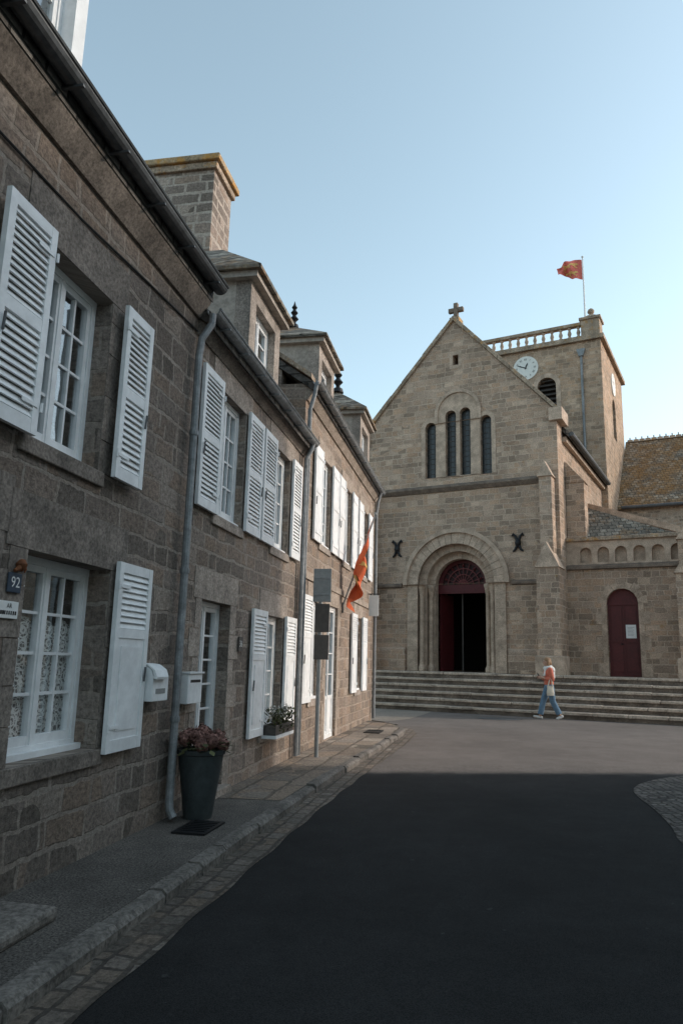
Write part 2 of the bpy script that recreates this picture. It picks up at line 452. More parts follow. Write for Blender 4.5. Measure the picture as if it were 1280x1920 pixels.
# ------------------------------------------------------------------ text
def text_geo(s, size):
    c = bpy.data.curves.new('t', 'FONT'); c.body = s; c.size = size; c.align_x = 'CENTER'; c.align_y = 'CENTER'
    o = bpy.data.objects.new('t', c); col.objects.link(o)
    dg = bpy.context.evaluated_depsgraph_get(); dg.update()
    me = bpy.data.meshes.new_from_object(o.evaluated_get(dg))
    vs = [tuple(v.co) for v in me.vertices]; fs = [tuple(p.vertices) for p in me.polygons]
    bpy.data.objects.remove(o); bpy.data.curves.remove(c); bpy.data.meshes.remove(me)
    return vs, fs

# ------------------------------------------------------------------ ground
def sheet(name, pts, z, mat):
    b = MB(); lo = [[Vector((p[0], p[1], 0)) for p in pts]]
    b.add([(p[0], p[1], z) for p in pts], [tuple(t) for t in tessellate_polygon(lo)])
    return struct(b.build(name, mat))
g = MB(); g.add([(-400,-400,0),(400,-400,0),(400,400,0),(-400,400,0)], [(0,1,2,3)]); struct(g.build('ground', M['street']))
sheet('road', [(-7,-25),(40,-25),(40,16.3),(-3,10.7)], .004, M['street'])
sheet('path', [tuple(gpt(px, py).xy) for px, py in [(690,1352),(735,1352),(768,1348),(800,1338),(822,1329)]] + [(3.0,26.0),(0,27)], .004, M['sand'])

def catmull(P, step=.12):
    out = []
    for i in range(len(P)-1):
        p0 = Vector(P[max(i-1,0)]); p1 = Vector(P[i]); p2 = Vector(P[i+1]); p3 = Vector(P[min(i+2,len(P)-1)])
        n = max(1, int((p2-p1).length/step))
        for k in range(n):
            t = k/n
            out.append(.5*((2*p1)+(p2-p0)*t+(2*p0-5*p1+4*p2-p3)*t*t+(3*p1-p0-3*p2+p3)*t**3))
    out.append(Vector(P[-1]))
    return out
kp = catmull([(-3,-.80),(1,-.81),(4.5,-.82),(8,-.84),(12,-.96),(15,-1.07),(16.3,-1.03),(17.4,-.72),(18.1,-.15)])
def nrm(i):
    d = (kp[min(i+1,len(kp)-1)] - kp[max(i-1,0)]).normalized()
    return Vector((d.y, -d.x))
inner = [kp[i] - nrm(i)*.085 for i in range(len(kp))]
SWZ = .085
poly = [tuple(rowp(p.x, p.y).xy) for p in inner] + [tuple(rowp(18.1, .15).xy), tuple(rowp(-3, .15).xy)]
b = MB(); b.prism(poly, -.1, SWZ, 'z'); struct(b.build('sidewalk', M['walk']))
fp = [(x, y) for x, y in [(p.x, p.y) for p in inner] if 7.4 < x < 17.6]
b = MB(); pts = [(7.4 , -.02)] + [(x, y+.01) for x, y in fp] + [(17.6, -.02)]
lo = [[Vector((x, y, 0)) for x, y in pts]]
b.add([(x, y, SWZ+.004) for x, y in pts], [tuple(t) for t in tessellate_polygon(lo)])
o = b.build('pavement_slabs', M['flag_stone']); struct(o); o.location = G0; o.rotation_euler = (0,0,RROT)
b = MB(); i = 0
while i < len(kp)-3:
    n = random.randint(4, 8); j = min(len(kp)-1, i+n)
    h = SWZ+.008 + random.uniform(-.014, .014); wob = random.uniform(-.016, .016)
    A = [kp[k] + nrm(k)*(.02+wob) for k in range(i, j+1)]; B = [kp[k] - nrm(k)*.09 for k in range(i, j+1)]
    d = (A[-1]-A[0]).normalized()*.010
    A[0] = A[0]+d; B[0] = B[0]+d; A[-1] = A[-1]-d; B[-1] = B[-1]-d
    for k in range(len(A)-1):
        ch = .028
        a0 = A[k]-nrm(i+k)*ch; a1 = A[k+1]-nrm(i+k)*ch
        vs = [(*A[k], -.05), (*A[k+1], -.05), (*A[k+1], h-ch), (*A[k], h-ch), (*a0, h), (*a1, h), (*B[k+1], h), (*B[k], h), (*B[k], -.05), (*B[k+1], -.05)]
        b.add(vs, [(0,1,2,3), (3,2,5,4), (4,5,6,7), (7,6,9,8)] + ([(0,3,4,7,8)] if k == 0 else []) + ([(1,9,6,5,2)] if k == len(A)-2 else []))
    i = j
o = b.build('kerb', M['kerbstone']); struct(o); o.location = G0; o.rotation_euler = (0,0,RROT)
b = MB(); vs = []; fs = []
for i in range(len(kp)):
    wd = .275 + .012*math.sin(i*.7)
    vs += [(*(kp[i]+nrm(i)*.0), .008), (*(kp[i]+nrm(i)*wd), .009)]
    if i: fs.append((2*i-2, 2*i-1, 2*i+1, 2*i))
b.add(vs, fs); o = b.build('gutter_setts', M['gutter']); struct(o); o.location = G0; o.rotation_euler = (0,0,RROT)
cp = catmull([(7.5,11.35),(6,11.2),(4.85,10.75),(4.1,10.15),(3.68,9.55),(3.5,9.0),(3.36,8.2),(3.15,7.3),(2.93,6.55),(2.8,5),(2.8,-6)], .25)
sheet('cobbled_corner', [tuple(p) for p in cp] + [(14,-6),(14,11.35)], .012, M['cobble'])

# ------------------------------------------------------------------ house parts
def rect(x0, x1, z0, z1): return [(x0,z0),(x1,z0),(x1,z1),(x0,z1)]
def window(par, off, x0, x1, z0, z1, rows=4, yd=.2, cols=2, curtain=0, panel=0, name='window', sill=True, leaves=2, sillmat=None, board=True):
    f = MB(); fr = .05
    f.box(x0, x1, yd, yd+.07, z0, z0+fr+.02); f.box(x0, x1, yd, yd+.07, z1-fr, z1)
    f.box(x0, x0+fr, yd+.002, yd+.07, z0+fr+.02, z1-fr); f.box(x1-fr, x1, yd+.002, yd+.07, z0+fr+.02, z1-fr)
    zi0, zi1 = z0+fr+.02, z1-fr
    xi0, xi1 = x0+fr, x1-fr
    lw = (xi1-xi0)/leaves
    for l in range(leaves):
        a, c = xi0+l*lw+.003, xi0+(l+1)*lw-.003
        st = .042
        f.box(a, a+st, yd+.012, yd+.06, zi0, zi1); f.box(c-st, c, yd+.012, yd+.06, zi0, zi1)
        f.box(a+st, c-st, yd+.014, yd+.06, zi0, zi0+.06); f.box(a+st, c-st, yd+.014, yd+.06, zi1-.045, zi1)
        zb = zi0+.06
        if panel:
            f.box(a+st, c-st, yd+.026, yd+.056, zb, zb+panel); f.box(a+st, c-st, yd+.0145, yd+.06, zb+panel, zb+panel+.06); zb += panel+.06
        zt = zi1-.045
        for k in range(1, cols):
            xx = a+st+(c-a-2*st)*k/cols
            f.box(xx-.010, xx+.010, yd+.022, yd+.055, zb, zt)
        for k in range(1, rows):
            zz = zb+(zt-zb)*k/rows
            f.box(a+st, c-st, yd+.025, yd+.052, zz-.010, zz+.010)
    if leaves == 2: f.box((x0+x1)/2-.022, (x0+x1)/2+.022, yd+.004, yd+.014, zi0, zi1)
    o = f.build(name, M['white'], par, off)
    pz = z0+.06+(panel+.1 if panel else 0)
    p = MB(); p.add([(x0+.03, yd+.04, pz), (x1-.03, yd+.04, pz), (x1-.03, yd+.04, z1-.03), (x0+.03, yd+.04, z1-.03)], [(0,1,2,3)]); p.build('pane', M['glass'], o, off)
    if sill:
        s = MB(); s.box(x0-.06, x1+.06, -.03, yd, z0-.11, z0-.001); s.build('sill', sillmat or M['dress'], o, off, bevel=.008)
        if board:
            s = MB(); s.box(x0+.01, x1-.01, yd-.06, yd-.001, z0+.001, z0+.04)
            s.build('sill_board', M['white'], o, off)
    if curtain:
        c = MB(); n = 60; vs = []; fs = []
        for i in range(n+1):
            xx = x0+.055+(x1-x0-.11)*i/n; yy = yd+.078+.005*math.sin(i*1.9)+.004*math.sin(i*.7)
            vs += [(xx, yy, z0+.03), (xx, yy, z0+(z1-z0)*curtain+.05*abs(math.sin(i/n*4*PI)))]
            if i: fs.append((2*i-2, 2*i, 2*i+1, 2*i-1))
        c.add(vs, fs); c.build('curtain', M['lace'], o, off, smooth=True)
    return o

def surround(par, off, x0, x1, z0, z1, mat, lint=.32, seed=0):
    rr = random.Random(seed+int(x0*100))
    b = MB()
    lw = .22
    b.box(x0-lw, x1+lw, -.008, -.0005, z1, z1+lint)
    for s in (-1, 1):
        z = z0
        k = 0
        while z < z1-.03:
            h = min(rr.uniform(.22, .36), z1-z)
            if z1-(z+h) < .1: h = z1-z
            wd = (.30 if k % 2 else .17)+rr.uniform(-.03, .03)
            pr = -.007+rr.uniform(-.002, .002)
            if s < 0: b.box(x0-wd, x0, pr, -.0005, z+.004, z+h-.004)
            else: b.box(x1, x1+wd, pr, -.0005, z+.004, z+h-.004)
            z += h; k += 1
    b.build('window_surround', mat, par, off)

def shutter(par, off, x0, x1, z0, z1, style='louvre', y=-.03, hinge=0):
    b = MB(); t = .035; st = .062
    w = x1-x0
    b.box(0, st, -t, 0, 0, z1-z0); b.box(w-st, w, -t, 0, 0, z1-z0)
    H = z1-z0
    def lou(za, zb):
        n = max(3, int((zb-za)/.046)); dz = (zb-za)/n
        rot = Matrix.Rotation(RAD(62), 3, 'X')
        for k in range(n):
            b.obox((w/2, -t/2, za+dz*(k+.5)), (w-2*st+.004, .052, .010), rot)
    def rail(za, zb): b.box(st, w-st, -t+.002, -.002, za, zb)
    if style == 'louvre':
        rail(0, .09); rail(H*.5-.04, H*.5+.04); rail(H-.075, H)
        lou(.09, H*.5-.04); lou(H*.5+.04, H-.075)
    elif style == 'half':
        rail(0, .09); rail(H*.62-.035, H*.62+.035); rail(H-.075, H)
        b.box(st, w-st, -t+.010, -.010, .09, H*.62-.035)
        b.box(st+.06, w-st-.06, -t+.003, -.010, .15, H*.62-.095)
        lou(H*.62+.035, H-.075)
    else:
        b.box(st, w-st, -t+.008, -.008, 0.0, H)
        for zz in (.12, H*.5, H-.2): b.box(st, w-st, -t-.002, -t+.008, zz, zz+.08)
    b.v = [(x0+v[0], y+v[1], z0+v[2]) for v in b.v]
    o = b.build('shutter', M['shutter'], par, off)
    hx = x0+.02 if hinge == 0 else x1-.02
    for zz in (z0+.18, z1-.18):
        l = MB(); l.box(min(hx, hx+(.16 if hinge == 0 else -.16)), max(hx, hx+(.16 if hinge == 0 else -.16)), y-t-.006, y-t-.0005, zz-.012, zz+.012)
        l.tube([(hx+(-.03 if hinge == 0 else .03), y-t-.008, zz-.03), (hx+(-.03 if hinge == 0 else .03), y-t-.008, zz+.03)], .010, 6)
        l.build('hinge', M['white'], o, off)
    fx = x1-.05 if hinge == 0 else x0+.05
    l = MB(); l.tube([(fx, y-t-.012, z0+H*.36), (fx, y-t-.018, z0+H*.44)], .009, 6); l.build('latch', M['zinc_dark'], o, off)
    return o

TANP = .72
def house_shell(par, off, xs, xe, ze, holes, wmat, eave_y=-.14):
    b = MB(); b.slab(rect(xs+.002, xe-.002, -.2, ze), [rect(*h) for h in holes], 0, .42); b.build('wall', wmat, par, off)
    zr = ze + .1 + 3.5*TANP
    gp = [(.42,-.2),(6.7,-.2),(6.7,ze+.2),(3.5,zr-.16),(.42,ze+.1+.42*TANP-.16)]
    for xa, xb in ((xs+.004, xs+.3), (xe-.3, xe-.004)):
        b = MB(); b.prism(gp, xa, xb, 'x'); b.build('gable_wall', wmat, par, off)
    b = MB(); b.box(xs+.3, xe-.3, 6.4, 6.7, -.2, ze+.2); b.build('rear_wall', wmat, par, off)
    b = MB(); b.box(xs+.3, xe-.3, .42, 6.4, 2.35, 2.5); b.build('floor_slab', M['dark'], par, off)
    b = MB(); b.box(xs+.3, xe-.3, 2.2, 2.3, -.1, ze); b.build('inner_wall', M['dark'], par, off)
    th = .14
    b = MB()
    b.prism([(eave_y, ze+.1+eave_y*TANP), (3.5, zr), (7.0, ze+.1), (7.0, ze+.1-th), (3.5, zr-th), (eave_y, ze+.1+eave_y*TANP-th)], xs-.02, xe+.02, 'x')
    return b.build('roof', M['slate'], par, off)

def gutter(par, off, x0, x1, y, z, r, mat):
    pts = []
    n = 9
    for k in range(n+1):
        a = PI+PI*k/n; pts.append((y+r*math.cos(a), z+r*math.sin(a)))
    for k in range(n+1):
        a = 2*PI-PI*k/n; pts.append((y+(r-.012)*math.cos(a), z+(r-.012)*math.sin(a)+.001))
    b = MB(); b.prism(pts, x0, x1, 'x')
    b.tube([(x0, y-r, z), (x1, y-r, z)], .014, 6)
    x = x0+.3
    while x < x1:
        b.box(x-.012, x+.012, y-r-.006, y+r, z-r-.012, z-r+.004); x += .62
    b.build('gutter', mat, par, off)

def dormer(par, off, x0, x1, z0, z1, yf, rise, finial=True, wood=False, ridge_back=3.2, fsc=1.0):
    fm = M['white'] if wood else M['dress']
    hx0, hx1, hz0, hz1 = x0+.24, x1-.24, z0+.16, z1-.2
    if wood: hx0, hx1, hz0, hz1 = x0+.14, x1-.14, z0+.12, z1-.16
    b = MB(); b.slab(rect(x0, x1, z0, z1), [rect(hx0, hx1, hz0, hz1)], yf, yf+.2); d = b.build('dormer', fm, par, off)
    for xa, xb in ((x0+.004, x0+.16), (x1-.16, x1-.004)):
        b = MB(); b.box(xa, xb, yf+.2, ridge_back-.2, z0-.4, z1); b.build('cheek', M['slate'] if wood else M['plaster'], d, off)
    window(d, off, hx0, hx1, hz0, hz1, rows=3, yd=yf+.1, cols=1, sill=False)
    b = MB(); b.box(x0-.1, x1+.1, yf-.1, ridge_back-.1, z1, z1+.08); b.build('cornice', M['white'] if wood else M['plaster'], d, off)
    xm = (x0+x1)/2; e = .16; zz = z1+.08
    vs = [(x0-e, yf-e, zz), (x1+e, yf-e, zz), (x1+e, ridge_back, zz), (x0-e, ridge_back, zz), (xm, yf+(x1-x0)*.5, zz+rise), (xm, ridge_back, zz+rise)]
    vs2 = [(v[0], v[1], v[2]+.05) for v in vs[:4]]
    b = MB(); b.add(vs[:4]+vs2+[(v[0], v[1], v[2]+.05) for v in vs[4:]], [(0,1,2,3), (0,1,5,4), (1,2,6,5), (3,0,4,7), (4,5,8), (5,6,9,8), (7,4,8,9), (2,3,7,9,6)])
    b.build('dormer_roof', M['slate_m'] if not wood else M['slate'], d, off)
    if finial:
        fx, fy, fz = xm, yf+(x1-x0)*.5, zz+rise+.02
        pr = [(.10,0),(.08,.07),(.035,.10),(.04,.14),(.085,.19),(.04,.25),(.035,.27),(.07,.32),(.035,.37),(.03,.39),(.055,.43),(.025,.48),(.004,.56)]
        b = MB(); b.lathe([(r*fsc, z*fsc) for r, z in pr], 12, (fx, fy, fz)); b.build('finial', M['iron'], d, off, smooth=True)
    return d

# ------------------------------------------------------------------ HOUSE 1 (nearest)
XA, XB, XC, XD = -1.0, 6.36, 10.86, 18.6
h1 = thing('stone_house', 'nearest dark granite house, number 92, with lace curtained window and long dark gutter', 'house', rowp(XA), RROT, None)
of = (XA, 0, 0)
ops = [(4.02,5.06,.80,2.08), (3.86,4.74,2.76,4.08), (2.75,3.6,.12,2.15), (1.2,2.2,2.76,4.08), (.3,1.3,.8,2.08)]
house_shell(h1, of, XA, XB, 5.05, ops, M['house_a'])
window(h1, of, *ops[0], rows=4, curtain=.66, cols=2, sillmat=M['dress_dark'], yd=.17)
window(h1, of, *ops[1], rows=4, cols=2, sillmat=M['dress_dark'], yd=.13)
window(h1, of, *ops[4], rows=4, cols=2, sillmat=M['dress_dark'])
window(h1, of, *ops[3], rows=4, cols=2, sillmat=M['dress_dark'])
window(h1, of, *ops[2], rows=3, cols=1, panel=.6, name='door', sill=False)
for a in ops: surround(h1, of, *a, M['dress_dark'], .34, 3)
shutter(h1, of, 5.09, 5.65, .76, 2.15, 'half')
shutter(h1, of, 4.83, 5.27, 2.74, 4.10, 'louvre', y=-.06)
shutter(h1, of, 3.36, 3.84, 2.74, 4.10, 'louvre', y=-.06, hinge=1)
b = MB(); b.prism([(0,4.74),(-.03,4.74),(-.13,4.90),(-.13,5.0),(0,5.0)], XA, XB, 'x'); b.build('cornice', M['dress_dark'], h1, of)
gutter(h1, of, XA, XB+.02, -.215, 5.06, .075, M['zinc_dark'])
b = MB(); b.tube([(XA,-.012,4.38),(2.5,-.014,4.40),(4.2,-.016,4.43),(5.2,-.012,4.52),(6.34,-.014,4.60)], .009, 6); b.build('wall_cable', M['iron'], h1, of)
dormer(h1, of, 2.95, 4.12, 5.2, 7.2, .06, .6, finial=False, wood=True)

# ------------------------------------------------------------------ HOUSE 2 (middle)
h2 = thing('stone_house', 'middle granite house with white glazed door and pale rendered dormer, between the two downpipes', 'house', rowp(XB), RROT, None)
of = (XB, 0, 0)
ops = [(7.09,7.97,2.92,4.30), (9.2,10.05,2.92,4.30), (9.07,9.97,.56,2.02), (6.92,7.78,.12,2.03)]
house_shell(h2, of, XB, XC, 4.80, ops, M['house_b'])
window(h2, of, *ops[0], rows=4, cols=2, yd=.08); window(h2, of, *ops[1], rows=4, cols=2, yd=.08); window(h2, of, *ops[2], rows=4, cols=2, curtain=.5, yd=.09)
window(h2, of, *ops[3], rows=5, cols=1, panel=.38, name='door', sill=False, yd=.12)
b = MB(); b.box(6.88, 7.84, -.1, .12, .06, .16); b.build('doorstep', M['dress'], h2, of, bevel=.01)
for a in ops: surround(h2, of, *a, M['dress'], .30, 5)
for x0, x1, z0, z1, st, hg in [(6.5,7.06,2.9,4.34,'louvre',1), (7.99,8.55,2.9,4.34,'louvre',0), (8.62,9.18,2.9,4.34,'louvre',1), (10.08,10.58,2.9,4.34,'louvre',0),
                           (8.47,9.05,.55,2.05,'half',1), (9.99,10.55,.55,2.05,'half',0)]:
    shutter(h2, of, x0, x1, z0, z1, st, hinge=hg)
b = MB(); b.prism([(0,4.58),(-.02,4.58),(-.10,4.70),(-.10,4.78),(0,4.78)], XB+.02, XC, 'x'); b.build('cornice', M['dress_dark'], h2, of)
gutter(h2, of, XB-.05, XC-.02, -.18, 4.80, .07, M['zinc'])
b = MB(); b.tube([(6.30,-.18,4.74),(6.29,-.18,4.64),(6.26,-.10,4.48),(6.26,-.08,4.3),(6.26,-.08,2.3),(6.26,-.08,.26),(6.255,-.09,.18),(6.25,-.13,.12)], .036, 10)
for z in (.9, 2.2, 3.5): b.lathe([(.042,0),(.046,.02),(.042,.05)], 10, (6.26,-.08,z))
b.build('downpipe', M['zinc'], h2, of, smooth=True)
b = MB(); b.tube([(10.70,-.18,4.76),(10.68,-.17,4.66),(10.66,-.09,4.5),(10.66,-.08,2.3),(10.66,-.08,.12)], .036, 10)
b.build('downpipe', M['zinc'], h2, of, smooth=True)
dormer(h2, of, 8.10, 9.45, 4.92, 6.12, .06, .75, finial=False)

# ------------------------------------------------------------------ HOUSE 3 (farthest)
h3 = thing('stone_house', 'farthest and tallest house of the row, with the big stone chimney and two finial dormers', 'house', rowp(XC), RROT, None)
of = (XC, 0, 0)
ops = [(12.1,12.95,3.42,4.98), (14.25,15.1,3.42,4.98), (16.55,17.4,3.42,4.98), (11.62,12.3,.85,2.42), (12.95,13.95,.10,2.45), (15.95,16.7,.85,2.42)]
house_shell(h3, of, XC, XD, 5.82, ops, M['house_c'])
for a in (ops[0], ops[1], ops[2], ops[3], ops[5]): window(h3, of, *a, rows=4, cols=2, yd=.06)
window(h3, of, *ops[4], rows=4, cols=1, panel=.55, name='door', sill=False, yd=.05)
for a in ops: surround(h3, of, *a, M['dress_far'], .28, 9)
for a in (ops[0], ops[1], ops[2]):
    for s in (0, 1):
        w_ = .60
        if s: shutter(h3, of, a[1]+.02, a[1]+.02+w_, 3.4, 5.02, 'plank', hinge=0)
        else: shutter(h3, of, a[0]-.02-w_, a[0]-.02, 3.4, 5.02, 'plank', hinge=1)
for x0, x1, hg in ((10.98,11.6,1), (15.3,15.93,1), (16.72,17.35,0)): shutter(h3, of, x0, x1, .82, 2.46, 'half', hinge=hg)
b = MB(); b.prism([(0,5.55),(-.03,5.55),(-.12,5.68),(-.12,5.78),(0,5.78)], XC+.01, XD, 'x'); b.build('cornice', M['dress_far'], h3, of)
gutter(h3, of, XC-.08, XD+.1, -.20, 5.82, .075, M['zinc'])
b = MB(); b.box(XC+.003, XD-.003, -.03, -.0005, 2.72, 2.84); b.build('string_course', M['dress_far'], h3, of)
b = MB(); b.tube([(18.42,-.19,5.76),(18.42,-.12,5.5),(18.42,-.08,5.2),(18.42,-.08,.12)], .04, 10); b.build('downpipe', M['zinc'], h3, of, smooth=True)
b = MB(); b.tube([(10.80,-.19,5.82),(10.79,-.16,5.6),(10.80,-.09,5.35),(10.80,-.08,2.5),(10.80,-.08,.12)], .034, 10); b.build('downpipe', M['zinc'], h3, of, smooth=True)
b = MB(); n = 12
for k in range(n):
    ya, yb = -.1+3.6*k/n+.004, -.1+3.6*(k+1)/n-.004
    za, zb = 5.92+ya*TANP+.03, 5.92+yb*TANP+.03
    b.prism([(ya,za),(yb,zb),(yb,zb+.08),(ya,za+.08+random.uniform(0,.02))], XC-.08, XC+.22, 'x')
b.build('verge_coping', M['coping'], h3, of)
cx0, cx1, cy0, cy1 = 10.86, 11.74, 1.8, 4.0
b = MB(); b.box(cx0, cx1, cy0, cy1, 6.2, 9.90); c_ = b.build('chimney', M['chimney'], h3, of)
b = MB(); b.box(cx0-.06, cx1+.06, cy0-.06, cy1+.06, 9.90, 10.03); b.build('chimney_band', M['coping'], c_, of, bevel=.015)
b = MB(); b.box(cx0-.12, cx1+.12, cy0-.12, cy1+.12, 10.03, 10.15); b.build('chimney_cap', M['lichen'], c_, of, bevel=.02)
dormer(h3, of, 12.05, 13.4, 5.98, 7.05, .08, .55)
dormer(h3, of, 16.15, 17.55, 5.98, 7.12, .0, .72, fsc=1.45)
b = MB(); b.box(14.3, 14.9, 3.2, 3.8, 7.5, 9.3); sc_ = b.build('small_chimney', M['chimney'], h3, of)
b = MB(); b.box(14.24, 14.96, 3.14, 3.86, 9.3, 9.42); b.build('chimney_cap', M['lichen'], sc_, of)

# ------------------------------------------------------------------ unseen house across the street, added to shade the near road and bounce fill
h4 = thing('stone_house', 'tall plain pale house across the street, just beyond the right edge of the photo', 'house', (7.5, 11.34, 0), -PI/2)
of = (0,0,0); ops = []
for k in range(7):
    for z0_, z1_ in ((.9,2.3),(3.5,5.0),(6.1,7.4)):
        if z0_ < 1 and k in (2,5): ops.append((1.2+3.4*k, 2.2+3.4*k, .05, 2.3))
        else: ops.append((1.2+3.4*k, 2.15+3.4*k, z0_, z1_))
house_shell(h4, of, 0, 26, 8.4, ops, M['pale_wall'])
for a in ops:
    if a[2] < .1: window(h4, of, *a, rows=3, cols=1, panel=.6, name='door', sill=False)
    else: window(h4, of, *a, rows=3, cols=1)

# ------------------------------------------------------------------ things along the pavement
def rthing(name, label, cat, x, y, z, group=None, rot=0): return thing(name, label, cat, rowp(x, y, z), RROT+rot, group)

t = rthing('house_number_plaque', 'small dark blue plaque reading 92 beside the lace curtained window', 'plaque', 3.90, -.012, 1.86)
b = MB(); b.box(-.062,.062,-.012,0,-.058,.058); b.build('plate', M['blue'], t, bevel=.004)
vs, fs = text_geo('92', .088)
b = MB(); b.add([(v[0], -.0145, v[1]) for v in vs], fs); b.build('digits', M['paper'], t)
b = MB(); b.lathe([(.01,-.03),(.03,-.01),(.035,.015),(.018,.038),(.004,.045)], 10, (.03,-.02,.10)); b.tube([(-.03,-.02,.07),(.0,-.025,.085),(.03,-.02,.115),(.055,-.02,.14)], [.010,.016,.018,.009], 8)
b.tube([(.05,-.02,.11),(.075,-.02,.085),(.065,-.02,.07)], [.010,.009,.005], 6); b.build('ornament', M['rust'], t, smooth=True)
t = rthing('name_plate', 'white rectangular name plate under the blue plaque reading 92', 'name plate', 3.87, -.012, 1.70)
b = MB(); b.box(-.09,.09,-.01,0,-.05,.05); b.build('plate', M['paper'], t, bevel=.003)
b = MB(); vs, fs = text_geo('AR', .038); b.add([(v[0], -.0125, v[1]+.022) for v in vs], fs)
for k in range(8):
    b.box(-.078+k*.0195, -.078+k*.0195+random.uniform(.008,.015), -.0125, -.0102, -.028, -.006)
b.build('lettering', M['iron'], t)
t = rthing('house_number_plaque', 'small dark square number plaque on the wall right of the glazed door', 'plaque', 8.13, -.015, 1.62)
b = MB(); b.box(-.07,.07,-.012,0,-.08,.08); b.build('plate', M['signdark'], t)
b = MB(); vs, fs = text_geo('36', .10); b.add([(v[0], -.0135, v[1]) for v in vs], fs); b.build('digits', M['paper'], t)

t = rthing('mailbox', 'white letterbox with rounded hood on the near house, left of the grey downpipe', 'mailbox', 5.82, -.004, 1.10)
b = MB(); b.prism([(0,0),(-.12,0),(-.12,.2),(-.10,.25),(-.05,.285),(0,.29)], -.15, .15, 'x'); bo = b.build('box', M['white'], t, bevel=.006)
b = MB(); b.prism([(-.121,.185),(-.15,.175),(-.155,.195),(-.13,.25),(-.07,.295),(0,.302),(0,.292),(-.06,.287),(-.11,.25),(-.125,.205)], -.155, .06, 'x'); b.build('flap', M['shutter'], t)
b = MB(); b.box(-.09,.09,-.1225,-.1203,.06,.10); b.build('name_slot', M['signgrey'], t)
t = rthing('mailbox', 'plain white square letterbox between the downpipe and the glazed door', 'mailbox', 6.63, -.004, 1.04)
b = MB(); b.box(-.17,.17,-.10,0,0,.27); b.build('box', M['white'], t, bevel=.008)
b = MB(); b.box(-.18,.18,-.115,0,.2705,.285); b.build('lid', M['white'], t)
b = MB(); b.box(-.12,.12,-.1025,-.1005,.19,.215); b.build('slot', M['iron'], t)

random.seed(11)
t = rthing('planter', 'tall charcoal planter of faded hydrangeas at the foot of the downpipe', 'planter', 6.50, -.25, SWZ)
b = MB(); b.lathe([(.12,0),(.125,.01),(.20,.53),(.215,.54),(.22,.575),(.205,.58),(.19,.53),(.185,.49)], 28); b.build('pot', M['pot'], t, smooth=True)
b = MB(); b.lathe([(.005,.52),(.188,.51)], 20); b.build('soil', M['soil'], t)
def cluster(mb, c, r, n, size):
    for _ in range(n):
        d = Vector((random.gauss(0,1), random.gauss(0,1), random.gauss(0,1))).normalized()
        p = Vector(c) + d*r*random.uniform(.75, 1.03)
        a = d.cross(Vector((random.random(), random.random(), .3))).normalized(); bb = d.cross(a).normalized()
        s = size*random.uniform(.7, 1.25); tl = d*s*random.uniform(-.4,.4)
        mb.add([p-a*s+tl, p-bb*s*.8, p+a*s-tl, p+bb*s*.8], [(0,1,2,3)])
heads = [(0,0,.71,.085),(.13,.02,.68,.08),(-.13,.0,.69,.08),(.04,-.14,.67,.085),(-.09,-.12,.66,.075),(.15,-.1,.64,.07),(.05,.13,.68,.08),(-.1,.12,.67,.075),(-.19,-.07,.63,.065),(.2,.06,.63,.065),(.0,-.2,.62,.06)]
for x, y, z, r in heads:
    b = MB(); cluster(b, (x,y,z), r, 150, .015); cluster(b, (x,y,z), r*.7, 40, .03)
    b.build('flower_head', M['hyd'], t)
b = MB()
for x, y, z, r in heads: b.tube([(x*.3,y*.3,.52),(x*.8,y*.8,z-.05)], .006, 5)
for _ in range(90):
    a = random.uniform(0, 2*PI); rr = random.uniform(.05,.25); p = Vector((rr*math.cos(a), rr*math.sin(a), random.uniform(.56,.66)))
    d = Vector((math.cos(a), math.sin(a), random.uniform(-.5,.4))).normalized(); s = Vector((-d.y, d.x, 0))*.03
    b.add([p, p+d*.045+s, p+d*.1, p+d*.045-s], [(0,1,2,3)])
b.build('foliage', M['hydleaf'], t)

t = rthing('window_box', 'window box of small white flowers under the ground floor window with half louvred shutters', 'flower box', 9.52, -.13, .50)
b = MB(); b.slab([(-.43,-.08),(.43,-.08),(.43,.08),(-.43,.08)], [[(-.41,-.06),(.41,-.06),(.41,.06),(-.41,.06)]], .052, .16, 'z'); b.box(-.43,.43,-.08,.08,.04,.052); b.build('trough', M['signdark'], t)
b = MB(); b.box(-.44,.44,-.09,.1,.0,.038); b.build('bracket_board', M['white'], t)
b = MB(); b.box(-.405,.405,-.055,.055,.053,.14); b.build('soil', M['soil'], t)
for k in range(11):
    b = MB(); cluster(b, (-.40+.08*k+random.uniform(-.03,.03), random.uniform(-.09,.05), .24+random.uniform(0,.13)), .05, 28, .013); b.build('flowers', M['wflower'], t)
b = MB()
for _ in range(520):
    p = Vector((random.uniform(-.45,.45), random.uniform(-.11,.08), random.uniform(.08,.33))); d = Vector((random.gauss(0,1),random.gauss(0,1),random.uniform(-.6,1))).normalized(); s = d.cross(Vector((0,0,1))).normalized()*.016
    b.add([p, p+d*.035+s, p+d*.075, p+d*.035-s], [(0,1,2,3)])
b.build('foliage', M['hydleaf'], t)

